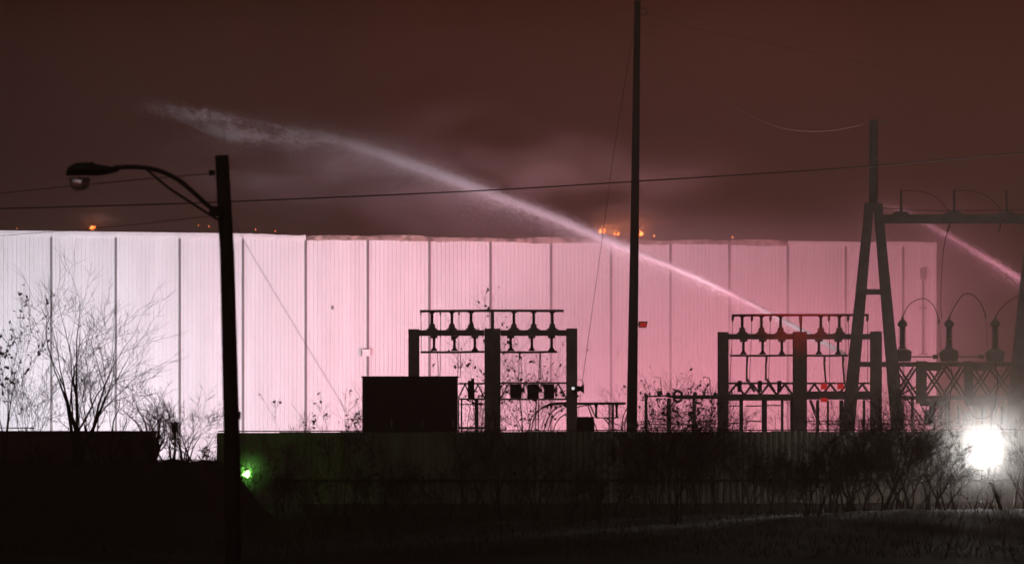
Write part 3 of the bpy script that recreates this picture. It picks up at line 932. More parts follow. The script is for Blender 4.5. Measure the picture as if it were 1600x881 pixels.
m = MB(); m.pbox(1138.7, 615.5, 1239.8, 625.5, Y - 0.1, 0.35); m.build('crossbeam', M['dsteel'], f2)
m = MB(); m.pbox(1261.2, 611, 1361, 624, Y - 0.1, 0.35); m.build('crossbeam', M['dsteel'], f2)
for x in (1156, 1187.5, 1218):
    m = MB(); m.pbox(x - 3, 594.5, x + 3, 612, Y - 0.05, 0.3); m.build('switch_box', M['cab'], f2)
for x in (1173, 1204):
    m = MB(); m.pbar((x - 6, 592), (x + 6, 612), 4, Y, -.05); m.build('switch_lever', M['dsteel'], f2)
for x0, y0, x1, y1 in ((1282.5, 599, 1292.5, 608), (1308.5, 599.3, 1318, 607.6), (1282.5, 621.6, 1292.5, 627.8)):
    m = MB(); m.pbox(x0, y0, x1, y1, Y - 0.16, 0.02); o = m.build('red_plate', M['redlit'], f2)  # red plates, their reflected light put in as emission
for x, w, mt in ((1158.5, 5.5, 'greysteel'), (1194.5, 8, 'greysteel'), (1222.5, 4, 'steel'), (1238, 6, 'greysteel'), (1278, 4.6, 'greysteel'), (1294, 3, 'steel'), (1315, 6, 'greysteel'), (1350.5, 4, 'steel')):
    m = MB(); m.pbar((x, 625), (x, 785), w, Y, 0.15); m.build('support_post', M[mt], f2)
for p0, p1 in (((1266, 625), (1279, 662)), ((1268, 625), (1283, 664))):
    m = MB(); m.pbar(p0, p1, 2, Y, 0.2); m.build('brace', M['dsteel'], f2)
for (x0, x1, y) in ((1139, 1160, 634), (1165, 1194, 634), (1198, 1220, 633), (1138.6, 1158, 661), (1165, 1192, 657.5), (1262, 1312, 657.5), (1270, 1312, 662), (1338, 1360, 657), (1335, 1361, 661.5)):
    m = MB(); m.pbar((x0, y), (x1, y), 1.7, Y, 0.1); m.build('rail', M['dsteel'], f2)

# ---- low bus with clamps (between tall pole and right frame)
Y = 148.0
lb = thing('low_bus_switch', (P(1060, 0, Y).x, Y, 0), 'low horizontal bus with round clamps on four posts left of the right bus frame', 'busbar')
m = MB(); m.ptube([(1005, 620), (1010, 619), (1044, 618)], [1.0, 2.6, 3.0], Y, 8); m.ptube([(1040, 618.5), (1058, 619.5)], 4, Y, 8); m.ptube([(1052, 620), (1124, 620)], 6.5, Y, 10); m.build('busbar', M['dsteel'], lb)
for x, y, r in ((1009.5, 618.5, 3.6), (1031, 614, 4), (1044, 616, 3.4), (1086, 615, 3.4), (1118, 615.5, 3.0)):
    m = MB(); k = Y / F; m.lathe([(r * k * .6, -0.09), (r * k, -0.05), (r * k, 0.05), (r * k * .6, 0.09)], P(x, y, Y), 12, 'Y'); m.build('clamp', M['steel'], lb)
m = MB(); k = Y / F
ringp = [P(1059 + 7.2 * math.cos(a), 619 + 8.8 * math.sin(a), Y - 0.1) for a in [i * math.pi / 4 for i in range(9)]]
m.tube(ringp, 0.055, 6, cap=False); m.build('grading_ring', M['steel'], lb)
for x, w, mt in ((1009.5, 4.4, 'steel'), (1045, 6, 'dsteel'), (1084.5, 5, 'steel')):
    m = MB(); m.pbar((x, 622), (x, 668), w, Y, 0.05, w * 1.25); m.pbar((x, 668), (x, 778), w * 0.9, Y, 0.05); m.build('support_post', M[mt], lb)
for x in (1033, 1109.5):
    m = MB(); m.ptube([(x + 2, 616), (x, 609), (x - .6, 592), (x - 2, 590), (x - 12, 588.5)], [2.4, 1.6, 1.4, 1.4, 0.8], Y, 6); m.build('switch_hook', M['dsteel'], lb)
m = MB(); m.pbar((1100, 617), (1103, 606), 4, Y, 0, 1.2); m.build('switch_blade', M['dsteel'], lb)
for x0, x1, y in ((1000, 1046, 658.5), (1000, 1120, 662.5), (1072, 1120, 658), (1000, 1046, 668.5), (1072, 1122, 668)):
    m = MB(); m.pbar((x0, y), (x1, y), 1.7, Y, 0.1); m.build('rail', M['dsteel'], lb)

# ------------------------------------------------------------------ gantry of two A frames and a beam
Y = 146.0
gt = thing('gantry', (P(1365, 0, Y).x, Y, 0), 'tall steel gantry of two A frames joined by a high beam with insulators', 'gantry')


def a_frame(cx):
    o = MB(); o.ptube([(cx, 318), (cx, 252), (cx, 191)], [14.5, 13.5, 13], Y, 10); o.build('top_pole', M['dsteel'], gt, smooth=True)
    for sg in (-1, 1):
        xb = cx - 40 if sg < 0 else cx + 38
        o = MB(); o.bar(P(cx + sg * 6.5, 318, Y), P(xb, 668, Y), 13 * Y / F, 20 * Y / F, 0.4)
        xg = xb + (xb - cx - sg * 6.5) * (778 - 668) / 350.0
        o.bar(P(xb, 667.5, Y), P(xg, 782, Y), 20 * Y / F, 21 * Y / F, 0.41)
        o.build('leg', M['dsteel'], gt)
    o = MB(); o.pbox(cx - 13, 317, cx + 13, 331, Y - 0.24, 0.48); o.build('joint_plate', M['dsteel'], gt)
    for y0, y1 in ((451.5, 460), (565, 573)):
        h0 = 6.5 + (34 - 3) * (y0 - 318) / 350.0 - 4
        o = MB(); o.pbox(cx - h0, y0, cx + h0, y1, Y - 0.1, 0.2); o.build('tie', M['dsteel'], gt)
    o = MB(); o.pbox(cx - 8, 187, cx + 8, 191, Y - 0.15, 0.3); o.tube(smooth_path([P(cx + 6, 190, Y), P(cx + 14, 187.5, Y), P(cx + 19, 189, Y), P(cx + 21, 192, Y)], 4), 0.028, 5); o.build('cap_bracket', M['steel'], gt)


a_frame(1365); a_frame(1621)
m = MB(); m.pbox(1378, 335, 1608, 349, Y - 0.16, 0.02); m.pbox(1378, 335, 1608, 336.2, Y - 0.137, .27); m.pbox(1378, 347.8, 1608, 349, Y - .137, .27); m.pbox(1378, 336.3, 1608, 347.7, Y + 0.1, .03); m.build('beam', M['dsteel'], gt)
for x in (1408, 1491, 1573):
    k = Y / F
    m = MB(); m.pbox(x - 10, 330.5, x + 10, 334.9, Y - .2, .4); m.pbox(x - 12.5, 332.6, x + 12.5, 334.8, Y - .22, .44); m.build('insulator_base', M['dsteel'], gt)
    m = MB(); m.lathe([(3.0 * k, 0), (2.0 * k, 3 * k)] + [q for i in range(7) for q in ((2.2 * k, (4 + i * 3.6) * k), (1.5 * k, (5.8 * 1 + i * 3.6) * k))] + [(1.6 * k, 31 * k), (2.1 * k, 33.5 * k)], P(x, 330.5, Y), 10); m.build('insulator', M['porcg'], gt)
    if x < 1560:
        m = MB(); m.tube(smooth_path([P(x, 297.5, Y), P(x + 30, 299, Y), P(x + 55, 309, Y), P(x + 76, 331, Y)], 6), 0.012, 5); m.build('jumper', M['wire'], gt)
m = MB(); m.tube(smooth_path([P(1378, 325, Y), P(1440, 328.5, Y), P(1490, 329, Y), P(1608, 328, Y)], 5), 0.012, 5); m.build('jumper', M['wire'], gt)
for x in (1484, 1564):
    m = MB(); m.ptube([(x, 349), (x - 4, 362)], [2.5, 3.5], Y, 6); m.build('hook', M['dsteel'], gt)
wire('power_line', [(1480, 362, 146), (1473, 400, 147.5), (1470, 470, 149.5), (1472, 500, 150)], 0.012, 'thin dropper hanging from the gantry beam to the first jumper arc', 'wire')

# ------------------------------------------------------------------ breakers on a lattice platform
Y = 150.0
lp = thing('lattice_platform', (P(1490, 0, Y).x, Y, 0), 'steel lattice platform carrying three bushings in front of the bright floodlight', 'platform')
m = MB(); m.pbox(1382, 565.5, 1640, 572.5, Y - .15, .3); m.pbox(1382, 565.5, 1640, 572.5, Y + 1.4, .3); m.pbox(1395, 618, 1640, 624, Y - .15, .3); m.pbox(1395, 618, 1640, 624, Y + 1.4, .3)
m.build('girder', M['dsteel'], lp)
for x0, x1 in ((1433, 1448), (1508, 1521), (1583, 1596)):
    m = MB(); m.pbox(x0, 564, x1, 630, Y - .2, .45); m.build('upright', M['dsteel'], lp)
cells = [(1404, 1433), (1448, 1478), (1480, 1508), (1521, 1550), (1552, 1583), (1596, 1625)]
for a, b in cells:
    for dy in (0.0, 1.5):
        for p0, p1 in (((a, 573), (b, 617)), ((b, 573), (a, 617))):
            m = MB(); m.pbar(p0, p1, 3.2, Y, dy + (0.04 if p0[0] == a else -.04)); m.build('brace', M['dsteel'], lp)
for x in (1440, 1515, 1590):
    m = MB(); m.pbox(x + 8, 569, x + 30, 579, Y - .25, .08); m.build('name_plate', M['steel'], lp)
for x, w, mt in ((1460, 5, 'steel'), (1479, 3.5, 'greysteel'), (1484, 4, 'steel'), (1523, 4, 'steel'), (1551, 4, 'greysteel'), (1557, 5, 'steel'), (1570, 3, 'steel'), (1427, 4, 'steel'), (1600, 5, 'steel')):
    m = MB(); m.pbar((x, 624), (x, 780), w, Y, 0.3); m.build('support_post', M[mt], lp)
for p0, p1 in (((1418, 624), (1448, 664)), ((1392, 640), (1418, 600)), ((1496, 624), (1512, 660)), ((1390, 625), (1440, 600))):
    m = MB(); m.pbar(p0, p1, 2.2, Y, 0.1); m.build('brace', M['dsteel'], lp)
for y in (656, 663):
    m = MB(); m.pbar((1380, y), (1640, y), 1.5, Y, 0.4); m.build('rail', M['dsteel'], lp)
m = MB(); m.pbox(1440, 624.5, 1482, 634, Y - .1, .6); m.build('operating_box', M['dsteel'], lp)
m = MB(); m.pbox(1512, 624.5, 1552, 634, Y - .1, .6); m.build('operating_box', M['dsteel'], lp)

for x in (1454, 1471, 1498, 1535, 1566, 1578):
    k = Y / F
    m = MB(); m.lathe([(2.8 * k, 0)] + [q for i in range(6) for q in ((1.4 * k, (2 + i * 4) * k), (2.7 * k, (3.6 + i * 4) * k))] + [(2.2 * k, 27 * k), (2.2 * k, 30 * k)], P(x, 664, Y + .5), 10); m.build('insulator', M['porcg'], lp)
for x0, x1, y0, y1 in ((1446, 1462, 640, 662), (1504, 1518, 644, 668), (1528, 1542, 638, 652), (1560, 1574, 646, 668)):
    m = MB(); m.pbox(x0, y0, x1, y1, Y + .9, .3); m.build('control_box', M['steel'], lp)
for p0, p1 in (((1450, 625), (1476, 664)), ((1476, 625), (1450, 664)), ((1520, 625), (1548, 664)), ((1548, 625), (1520, 664)), ((1560, 625), (1582, 664))):
    m = MB(); m.pbar(p0, p1, 1.8, Y, 0.75 + (0.05 if p0[0] < p1[0] else 0)); m.build('brace', M['dsteel'], lp)
for pts in ([(1438, 630), (1446, 646), (1466, 650), (1480, 634)], [(1512, 634), (1524, 652), (1546, 650), (1555, 632)], [(1483, 566), (1488, 590), (1482, 640)], [(1555, 566), (1559, 600), (1553, 640)]):
    m = MB(); m.tube(smooth_path([P(a, b, Y - .2) for a, b in pts], 5), 0.016, 5); m.build('cable', M['wire'], lp)

brl = ['ribbed bushing on a dark tank close beside the right leg of the leaning gantry frame', 'ribbed bushing on a dark tank, middle one of the three on the lattice platform', 'ribbed bushing on a dark tank next to the gantry leg at the right picture edge']
for i, x in enumerate((1410, 1483, 1555)):
    br = thing('bushing_tank', P(x, 565, Y), brl[i], 'bushing', 'bushings on the lattice platform')
    k = Y / F
    m = MB()
    rs = 5.2 * k
    prof = [(rs * 1.25, 0), (rs * 1.25, 2 * k)]
    nsh = 9
    for q in range(nsh):
        z = (3 + q * 3.35) * k
        prof += [(rs * 0.72, z), (rs * 1.42, z + 1.2 * k), (rs * 0.72, z + 2.0 * k)]
    prof += [(rs * 0.85, 34 * k)]
    m.lathe(prof, P(x, 545, Y + .3), 14); bo = m.build('bushing', M['porcg'] if i else M['porc'], br)
    m = MB(); m.lathe([(rs * .9, 34 * k), (rs * 1.45, 36 * k), (rs * 1.5, 40 * k), (rs * .8, 45 * k), (rs * .35, 46 * k), (rs * .35, 50 * k), (rs * .2, 51 * k)], P(x, 545, Y + .3), 14); m.build('bushing_cap', M['steel'], bo)
    m = MB(); m.add([P(x - 16, 551, Y), P(x + 15, 549, Y), P(x + 13, 564.8, Y), P(x - 13, 564.8, Y), P(x - 16, 551, Y + .7), P(x + 15, 549, Y + .7), P(x + 13, 564.8, Y + .7), P(x - 13, 564.8, Y + .7),
                     P(x - 9, 545.4, Y + .1), P(x + 9, 545.4, Y + .1), P(x - 9, 545.4, Y + .6), P(x + 9, 545.4, Y + .6)],
                    [(3, 2, 1, 0), (4, 5, 6, 7), (1, 2, 6, 5), (2, 3, 7, 6), (3, 0, 4, 7), (0, 1, 9, 8), (5, 4, 10, 11), (1, 5, 11, 9), (4, 0, 8, 10), (8, 9, 11, 10)])
    m.build('tank', M['dsteel'], br)
    if i:
        m = MB(); m.ptube([(x - 16, 557), (x - 24, 557)], [6, 7.5], Y, 9, .3); m.build('drive_flange', M['dsteel'], br)
    if i < 2:
        m = MB(); m.ptube([(x + 15.2, 557), (x + 48, 557)], 2.2, Y, 7, .3); m.build('link_rod', M['steel'], br)
    if i < 2:
        arc = [(x, 495.5), (x + 9, 478), (x + 22, 468.5 - 8 * i), (x + 36, 467 - 7 * i), (x + 49, 478 - 5 * i), (x + 56, 497 - 8 * i), (x + 58, 500 - 8 * i)]
    else:
        arc = [(x, 495.5), (x + 8, 483), (x + 22, 470), (x + 40, 461), (x + 58, 462)]
    m = MB(); m.tube(smooth_path([P(a, b, Y + .3) for a, b in arc], 5), 0.017, 5); m.build('jumper', M['wire'], br)
    if i < 2:
        m = MB(); m.ptube([arc[-1], (arc[-1][0] + 1, arc[-1][1] + 5)], [2.6, 3.6], Y, 7, .3); m.ptube([(arc[-1][0] + .5, arc[-1][1] + 5), (arc[-1][0] + 4, 545)], .8, Y, 5, .3); m.build('cable_clamp', M['dsteel'], br)

# ------------------------------------------------------------------ corrugated fence
YF = 135.0
kf = F / YF
fx0 = (341 - 800) / kf
fn = thing('corrugated_fence', (fx0, YF, 0), 'long corrugated metal fence with dark letters sprayed on it', 'fence')
SW = 1.0
_fm = M['fence'][0].node_tree
_ftc = [q for q in _fm.nodes if q.type == 'TEX_COORD'][0]; _ftc.object = fn
_fz = [q for q in _fm.nodes if q.type == 'TEX_NOISE'][0]
_fmp = _fm.nodes.new('ShaderNodeMapping'); _fmp.inputs['Scale'].default_value = (1.6, 1.0, 0.35)
_fm.links.new(_ftc.outputs['Object'], _fmp.inputs['Vector']); _fm.links.new(_fmp.outputs[0], _fz.inputs['Vector'])
NSH = 28
m = MB(); prof = []
nr = 5
for i in range(nr):
    x = i * SW / nr
    prof += [(x, 0.011), (x + 0.055, 0.011), (x + 0.085, -0.011), (x + 0.17, -0.011)]
prof.append((SW, 0.011))
n_ = len(prof)
m.v = [(x + 0.001, y, z) for z in (0.05, 2.38) for x, y in prof] + [(x + 0.001, y + 0.004, z) for z in (0.05, 2.38) for x, y in prof]
m.f = [(i, i + 1, n_ + i + 1, n_ + i) for i in range(n_ - 1)] + [(2 * n_ + i + 1, 2 * n_ + i, 3 * n_ + i, 3 * n_ + i + 1) for i in range(n_ - 1)]
sheets = []
for q in range(3):
    me = m.mesh('fence_sheet'); me.materials.append(M['fence'][0]); sheets.append(me)
fr = random.Random(2)
for i in range(NSH):
    inst(sheets[fr.choice((0, 0, 1, 2))], 'fence_sheet', fn, (i * SW - 0.012, (0.006 if i % 2 else -0.006) + fr.uniform(-.002, .002), fr.uniform(-0.02, 0.02) + i * 0.0022), (fr.uniform(-.008, .008), fr.uniform(-.004, .004), 0), (1.035, 1, 1), local=True)
for i in range(0, NSH + 1, 3):
    q = MB(); q.box((i * SW - 0.05, 0.05, -0.1), (i * SW + 0.05, 0.15, 2.36)); q.build('fence_post', M['fpost'], fn, local=True)
for i in range(0, NSH, 3):
    w = min(3, NSH - i)
    q = MB(); q.box((i * SW + .004, -0.035, 2.405 + i * .0022), ((i + w) * SW - .004, 0.05, 2.44 + i * .0022)); q.build('top_rail', M['fpost'], fn, local=True)
    q = MB(); q.tube([(i * SW + .003, -0.07, 0.83), ((i + w) * SW - .003, -0.07, 0.83)], 0.04, 8); q.build('middle_rail', M['fpost'], fn, local=True)
# painted letters
for ch, px, wpx in (('G', 921, 25), ('M', 949, 38), ('I', 990, 9)):
    cu_ = bpy.data.curves.new('letter', 'FONT'); cu_.body = ch; cu_.size = 1.0; cu_.offset = 0.02
    to = bpy.data.objects.new('letter_tmp', cu_); COL.objects.link(to)
    dg = bpy.context.evaluated_depsgraph_get()
    me = bpy.data.meshes.new_from_object(to.evaluated_get(dg))
    bpy.data.objects.remove(to)
    co = np.empty(len(me.vertices) * 3, np.float32); me.vertices.foreach_get('co', co); co = co.reshape(-1, 3)
    mn, mx = co.min(0), co.max(0)
    lx0 = (px - 800) / kf - fx0; lx1 = (px + wpx - 800) / kf - fx0
    lz0 = CAMZ - (726 - HZ) / kf; lz1 = CAMZ - (684 - HZ) / kf
    out_ = np.empty_like(co)
    out_[:, 0] = lx0 + (co[:, 0] - mn[0]) / max(1e-6, mx[0] - mn[0]) * (lx1 - lx0)
    out_[:, 1] = -0.034
    out_[:, 2] = lz0 + (co[:, 1] - mn[1]) / max(1e-6, mx[1] - mn[1]) * (lz1 - lz0)
    me.vertices.foreach_set('co', out_.reshape(-1)); me.update()
    me.materials.clear(); me.materials.append(M['paint'])
    o = bpy.data.objects.new('painted_letter', me); COL.objects.link(o); o.parent = fn

# ------------------------------------------------------------------ left container
YC = 129.0
ct = thing('storage_container', (P(100, 0, YC).x, YC, 0), 'dark low storage container behind the bare trees at the left edge', 'container')
m = MB(); a = P(-70, 675.5, YC); b = P(234, 675.5, YC); m.box((a.x, YC, 0), (b.x, YC + 2.4, a.z)); m.build('body', M['cont'], ct)
m = MB(); m.pbox(-71, 673.5, 235.5, 677.5, YC - .04, 2.48); m.build('roof_edge', M['cont'], ct)
for i in range(24):
    x = a.x + 0.2 + i * (b.x - a.x - 0.4) / 23
    m = MB(); m.box((x - 0.05, YC - .03, 0.1), (x + 0.05, YC - .001, a.z - .06)); m.build('wall_rib', M['cont'], ct)
m = MB(); m.pbar((-70, 668.5), (51, 668.5), 1.8, YC, 0.6); 
for x in (-60, -10, 48):
    m.pbar((x, 668), (x, 674), 1.4, YC, 0.6)
m.build('roof_rail', M['steel'], ct)

# sign post in the gap
Ys = 131.0
sp = thing('meter_post', (P(273, 0, Ys).x, Ys, 0), 'small dark box on a thin post in the gap between container and fence', 'post')
m = MB(); m.pbar((273, 671), (273, 790), 2.6, Ys, .05); m.build('post', M['dsteel'], sp)
m = MB(); m.pbox(268, 659.5, 277.5, 675, Ys - .1, .2); m.build('box', M['steel'], sp)


# ------------------------------------------------------------------ lit lamps in front of the fence
def lamp_on_post(px, py, Y, rad, emat, label, name, target=None):
    o = thing(name, (P(px, py, Y).x, Y, 0), label, 'floodlight')
    c = P(px, py, Y)
    q = MB(); q.tube([(c.x, Y + .12, 0), (c.x, Y + .12, c.z)], 0.03, 8); q.build('post', M['cab'], o)
    q = MB(); q.lathe([(rad * .45, 0.2), (rad * .9, 0.1), (rad * 1.06, 0.01), (rad * 1.06, -0.03), (rad * 1.0, -0.03), (rad * 1.0, 0.0)], c, 20, 'Y'); q.build('housing', M['dsteel'], o)
    q = MB(); q.lathe([(rad * .98, 0.005), (rad * .8, -0.035), (rad * .4, -0.06), (rad * .02, -0.07)], c, 20, 'Y'); q.build('lens', emat, o, smooth=True)
    return o


def emis(name, col, st):
    m = bpy.data.materials.new(name); m.use_nodes = True
    n = m.node_tree.nodes; n.clear(); e = n.new('ShaderNodeEmission'); e.inputs['Color'].default_value = col + (1,); e.inputs['Strength'].default_value = st
    o = n.new('ShaderNodeOutputMaterial'); m.node_tree.links.new(e.outputs[0], o.inputs['Surface'])
    return m


lamp_on_post(1535, 714, 131.5, 0.36, emis('white_flood_lens', (1.0, 0.97, 0.93), 12.0), 'dazzling white floodlight on a post in front of the fence at the right', 'floodlight')
lamp_on_post(385, 740, 131.0, 0.13, emis('green_lamp_lens', (0.5, 1.0, 0.3), 12.0), 'small bright green lamp low in front of the fence beside the street lamp pole', 'signal_lamp')
point('green_lamp_glow', P(386, 737, 130.6), 42, (0.3, 1.0, 0.15), 0.08)
spot('flood_beam', P(1535, 714, 131.3), (13.0, 60, 33), 7800, (1.0, 0.97, 0.93), 118, 1.0, 0.3)
point('flood_spill', P(1535, 712, 131.0), 240, (1.0, 0.97, 0.93), 0.25)
bc = thing('red_beacon', P(1586, 640, 158), 'red striped emergency light behind the right gantry leg', 'warning light')
rm = emis('red_beacon_lens', (1.0, 0.05, 0.06), 0.9)
for y0, y1 in ((632, 642), (645, 652), (655, 662)):
    m = MB(); m.pbox(1584, y0, 1588.5, y1, 158, 0.15); m.build('lens', rm, bc)
m = MB(); m.pbox(1583, 630, 1590, 780, 158.16, 0.12); m.build('mast', M['dsteel'], bc)


# ------------------------------------------------------------------ vegetation
def bare_plant(name, x, y, height, label, seed, cat='shrub', stems=4, spread=0.35, depth=4, r0=0.03, group=None, leaves=0, drops=0, leaf='leaf', bend=0.12, lean=0.0, z=None, lsize=0.05, dens=2, grav=0.0):
    rr = random.Random(seed)
    z0 = ground_z(x, y) - 0.05 if z is None else z
    root = thing(name, (x, y, z0), label, cat, group)
    tr = MB(); tw = MB(); tips = []

    def grow(p, d, L, r, lev):
        n = 4 if lev < 2 else 3
        pts = [p.copy()]; q = p.copy(); dd = d.copy()
        for i in range(n):
            dd = (dd + Vector((rr.gauss(0, bend), rr.gauss(0, bend), rr.gauss(0, bend * .6) + (0.05 if lev < 2 else 0) - grav * lev))).normalized()
            q = q + dd * (L / n); pts.append(q.copy())
        rad = [r * (1 - (0.72 if lev == 0 else 0.6) * i / n) for i in range(n + 1)]
        (tr if lev == 0 else tw).tube(pts, rad, 5 if lev == 0 else 3, cap=False)
        if lev >= depth - 1:
            tips.extend(pts[1:])
        if lev < depth:
            grow(pts[-1], (dd + Vector((rr.gauss(0, .1), 0, .05))).normalized(), L * rr.uniform(.55, .7), max(0.005, rad[-1]), lev + 1)
            nb = dens + (1 if rr.random() < .4 else 0)
            for b_ in range(nb):
                t = rr.uniform(0.3, 1.0)
                i = min(n - 1, int(t * n)); f = t * n - i
                pp = pts[i].lerp(pts[i + 1], f)
                side = Vector((rr.gauss(0, 1), rr.gauss(0, 0.8), rr.gauss(0, .5)))
                side -= dd * side.dot(dd)
                if side.length < 1e-3: continue
                side.normalize()
                a = rr.uniform(0.35, 0.95)
                nd = (dd * math.cos(a) + side * math.sin(a) + Vector((0, 0, 0.18))).normalized()
                grow(pp, nd, L * rr.uniform(.42, .72), max(0.005, rad[i] * .55), lev + 1)

    for s_ in range(stems):
        a = rr.uniform(0, 2 * math.pi); sp_ = rr.uniform(0.1, 1.0) * spread
        d = Vector((math.cos(a) * sp_ + lean, math.sin(a) * sp_ * .7, 1)).normalized()
        grow(Vector((x + rr.uniform(-.12, .12) * stems * .3, y + rr.uniform(-.1, .1), z0)), d, height * rr.uniform(.35, .48), r0 * rr.uniform(.6, 1.0), 0)
    tr.build('trunk' if stems < 3 else 'stem', M['bark'], root)
    tw.build('twigs', M['bark'], root)['kind'] = 'stuff'
    if leaves and tips:
        lf = MB()
        for i in range(leaves):
            p = rr.choice(tips) + Vector((rr.gauss(0, .014), rr.gauss(0, .014), rr.gauss(0, .014)))
            u = Vector((rr.gauss(0, 1), rr.gauss(0, 1), rr.gauss(0, 1))).normalized(); w = u.cross(Vector((rr.gauss(0, 1), rr.gauss(0, 1), rr.gauss(0, 1)))).normalized()
            s_ = lsize * rr.uniform(.6, 1.4)
            n3 = u.cross(w) * s_ * .35
            lf.add([p - u * s_, p + w * s_ * .55 + n3, p + u * s_, p - w * s_ * .55 + n3], [(0, 1, 2), (0, 2, 3)])
        lf.build('leaves', M[leaf], root)['kind'] = 'stuff'
    if drops and tips:
        dm_ = MB()
        for i in range(drops):
            p = rr.choice(tips) + Vector((0, -.03, -.02)); q_ = rr.uniform(.010, .024)
            dm_.add([p + Vector(v) * q_ for v in ((1, 0, 0), (-1, 0, 0), (0, 1, 0), (0, -1, 0), (0, 0, 1), (0, 0, -1.3))],
                    [(0, 2, 4), (2, 1, 4), (1, 3, 4), (3, 0, 4), (2, 0, 5), (1, 2, 5), (3, 1, 5), (0, 3, 5)])
        dm_.build('droplets', M['water'], root)['kind'] = 'stuff'
    return root


def gpx(px, Y):
    return (px - 800) / F * Y


bare_plant('tree', gpx(2, 110), 110, 4.7, 'tree with clinging dead leaves at the left picture edge', 21, 'tree', 3, .22, 4, .05, leaves=230, lsize=.06)
bare_plant('tree', gpx(118, 108), 108, 5.7, 'leafless multi stemmed tree in front of the container, tallest of the left trees', 33, 'tree', 5, .24, 4, .085, bend=.15, lean=.06)
bare_plant('tree', gpx(160, 112), 112, 3.4, 'dense leafless young tree just right of the tallest bare tree', 35, 'tree', 6, .6, 4, .055, bend=.2)
bare_plant('tree', gpx(238, 112), 112, 2.6, 'leafless tree with a thick arching trunk at the container corner', 37, 'tree', 4, .7, 4, .09, bend=.25)
bare_plant('shrub', gpx(300, 115), 115, 2.3, 'tangled leafless shrub filling the gap beside the street lamp pole', 39, 'shrub', 8, .8, 4, .032, bend=.2)
bare_plant('shrub', gpx(268, 117), 117, 1.7, 'low leafless shrub around the small box on a thin post', 40, 'shrub', 7, .9, 4, .03, bend=.2)
bare_plant('shrub', gpx(50, 113), 113, 3.2, 'thin leafless shrub between the leafy edge tree and the tallest bare tree', 41, 'shrub', 6, .6, 4, .022, lean=.1)
bare_plant('shrub', gpx(455, 126), 126, 2.6, 'small leafy shrub poking above the fence left of the black cabinet', 43, 'shrub', 4, .4, 3, .018, leaves=90, lsize=.05)
bare_plant('shrub', gpx(530, 124), 124, 4.0, 'tall shrub with dead leaves above the fence close left of the black cabinet', 45, 'shrub', 5, .28, 4, .024, leaves=190, lsize=.055)
bare_plant('shrub', gpx(602, 124), 124, 4.3, 'thin leafy shrub growing in front of the black cabinet', 47, 'shrub', 3, .16, 3, .02, leaves=60, lsize=.05)
bare_plant('tree', gpx(735, 172), 172, 7.6, 'slender tree with sparse leaves behind the left half of the left bus frame', 49, 'tree', 4, .2, 4, .045, leaves=150, lsize=.09, z=0)
bare_plant('tree', gpx(820, 174), 174, 6.6, 'many stemmed tree behind the right half of the left bus frame', 51, 'tree', 8, .3, 4, .045, leaves=160, lsize=.085, z=0)
bare_plant('shrub', gpx(1045, 168), 168, 4.6, 'bushy leafy shrub behind the low bus with round clamps', 53, 'shrub', 8, .35, 4, .03, leaves=420, lsize=.075, z=0)
bare_plant('shrub', gpx(1110, 168), 168, 4.0, 'leafy shrub behind the left column of the right bus frame', 55, 'shrub', 6, .3, 4, .028, leaves=260, lsize=.075, z=0)
bare_plant('shrub', gpx(394, 132.4), 132.4, 2.0, 'green leafy bush lit by the green lamp', 57, 'bush', 6, .6, 3, .016, leaves=420, leaf='gleaf', lsize=.06)
bare_plant('shrub', gpx(394, 130.4), 130.4, 1.7, 'small green lit shrub just right of the green lamp', 58, 'bush', 6, .6, 3, .014, leaves=200, leaf='gleaf', lsize=.075)
br_ = random.Random(77)
TANGLE = [(1292, 3.4, 'tall bare shrub in front of the fence below the two red plates'), (1316, 2.6, 'bare shrub at the foot of the left leg of the leaning gantry frame'),
          (1338, 3.9, 'tall bare shrub just right of the left leg of the leaning gantry frame'), (1360, 2.5, 'bare shrub in front of the fence between the two legs of the gantry frame'),
          (1383, 4.3, 'tallest bare shrub of the tangle, left of the right leg of the gantry frame'), (1404, 3.8, 'bare shrub in front of the right leg of the leaning gantry frame'),
          (1427, 4.0, 'dense bare shrub below the first upright of the lattice platform'), (1449, 2.8, 'bare shrub left of the middle bushing, in the glow of the floodlight'),
          (1470, 2.9, 'bare shrub below the middle bushing, dark against the floodlight glow'), (1494, 1.7, 'bare shrub close beside the left of the white floodlight'),
          (1518, 1.1, 'low bare shrub just left of the white floodlight post'), (1542, 1.2, 'low bare shrub just right of the white floodlight post'),
          (1566, 1.7, 'bare shrub close beside the right of the white floodlight'), (1588, 3.2, 'tall bare shrub in front of the gantry leg at the right picture edge'),
          (1612, 3.0, 'bare shrub cut by the right picture edge near the floodlight')]
for i, (px, hgt, lab) in enumerate(TANGLE):
    yy = br_.uniform(117, 127); low = hgt < 2
    bare_plant('shrub', gpx(px, yy), yy, hgt, lab, 100 + i, 'shrub', 3 if low else 5, .55, 3 if low else 4, .042, group='bare shrubs in front of the white floodlight', bend=.2, drops=12, dens=2 if (low or px > 1440) else 3)
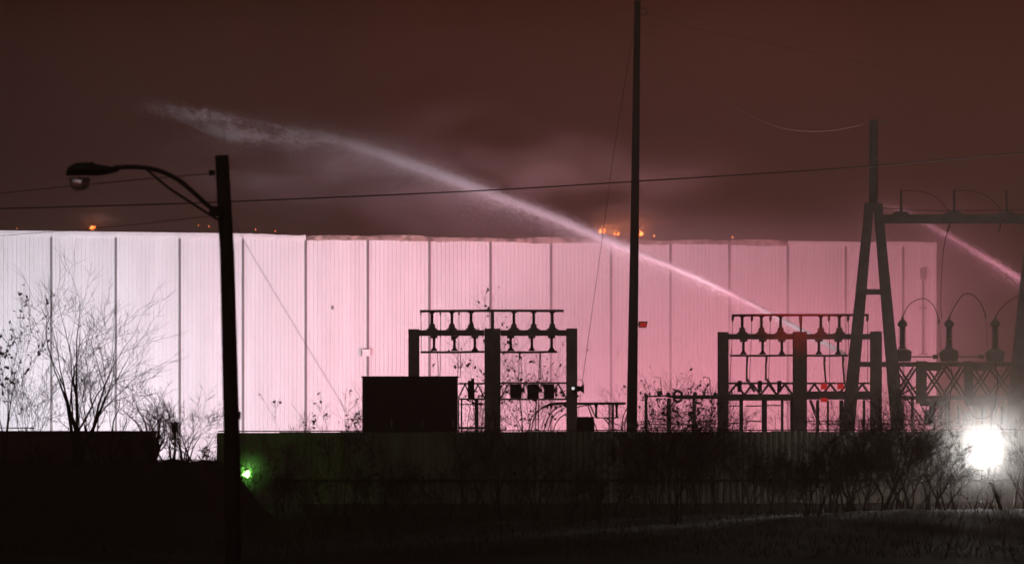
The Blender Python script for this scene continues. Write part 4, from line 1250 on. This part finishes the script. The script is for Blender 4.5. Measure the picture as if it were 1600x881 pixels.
DIM = [(438, 1.5, 'low dim shrub in front of the fence right of the green lit bush'), (490, 1.4, 'low dim shrub under the tall shrub with dead leaves'), (560, 1.8, 'dim shrub below the left edge of the black cabinet'),
       (592, 2.2, 'dim shrub below the left door of the black cabinet'), (640, 1.7, 'dim shrub below the middle door of the black cabinet'), (690, 2.1, 'dim shrub below the right door of the black cabinet'),
       (735, 2.7, 'dim shrub right of the black cabinet, reaching the fence top'), (772, 4.0, 'tall dim shrub in front of the wide middle column of the left bus frame'), (806, 2.6, 'dim shrub below the dark instrument boxes of the left bus frame'),
       (850, 2.9, 'dim shrub below the curved cables of the left bus frame'), (893, 2.1, 'dim shrub below the right column of the left bus frame'), (925, 1.6, 'low dim shrub below the first painted letter on the fence'),
       (965, 1.8, 'low dim shrub below the middle painted letter on the fence'), (1000, 2.4, 'dim shrub below the tallest wooden pole'), (1030, 3.2, 'dim shrub in front of the first posts of the low bus'),
       (1056, 4.0, 'tall dim shrub in front of the grading ring of the low bus'), (1092, 2.8, 'dim shrub below the switch blade of the low bus'), (1126, 4.0, 'tall dim shrub in front of the left column of the right bus frame'),
       (1166, 3.0, 'dim shrub right of the left column of the right bus frame'), (1205, 2.1, 'dim shrub below the left half of the right bus frame'), (1240, 1.9, 'dim shrub below the middle column of the right bus frame'),
       (1270, 2.4, 'dim shrub right of the middle column of the right bus frame')]
for i, (px, hgt, lab) in enumerate(DIM):
    yy = br_.uniform(113, 129)
    bare_plant('shrub', gpx(px, yy), yy, hgt, lab, 140 + i, 'shrub', 6, .5, 4, .036, dens=3 if px > 1000 else 2, group='dim shrubs along the dark fence', bend=.15, leaves=30, drops=7 if px > 1000 else 0)
for i, (px, lab) in enumerate(((60, 'low dark shrub on the bank crest at the left edge'), (190, 'low dark shrub on the bank crest below the tallest bare tree'), (322, 'low dark shrub on the bank crest beside the street lamp pole'))):
    yy = 109
    bare_plant('shrub', gpx(px, yy), yy, 0.8, lab, 170 + i, 'shrub', 6, .9, 3, .015, group='low shrubs on the dark bank', leaves=30)

# grass
gr = MB(); rr = random.Random(9)
for i in range(9000):
    yy = rr.uniform(88, 134); xx = (rr.uniform(-60, 1660) - 800) / F * yy
    z = ground_z(xx, yy) - .01; h = rr.uniform(.08, .34); a = rr.uniform(0, 6.28); w = .012
    lx, ly = rr.gauss(0, .1), rr.gauss(0, .1)
    gr.add([(xx - math.cos(a) * w, yy - math.sin(a) * w, z), (xx + math.cos(a) * w, yy + math.sin(a) * w, z), (xx + lx, yy + ly, z + h)], [(0, 1, 2)])
tag(gr.build('grass', M['grass']), 'dry winter grass on the dark bank', 'grass', kind='stuff')

# litter that catches the light
for px, py, Y, dx, dy, lab in ((993, 776, 124, 8, -1.2, 'thin white stick of litter on the dark ground below the painted letters'), (1386, 793, 122, 3, 6, 'short white sliver of litter on the dark ground left of the floodlight')):
    m = MB(); m.bar(P(px - dx, py - dy, Y), P(px + dx, py + dy, Y), 0.03); tag(m.build('litter', M['glint']), lab, 'litter')
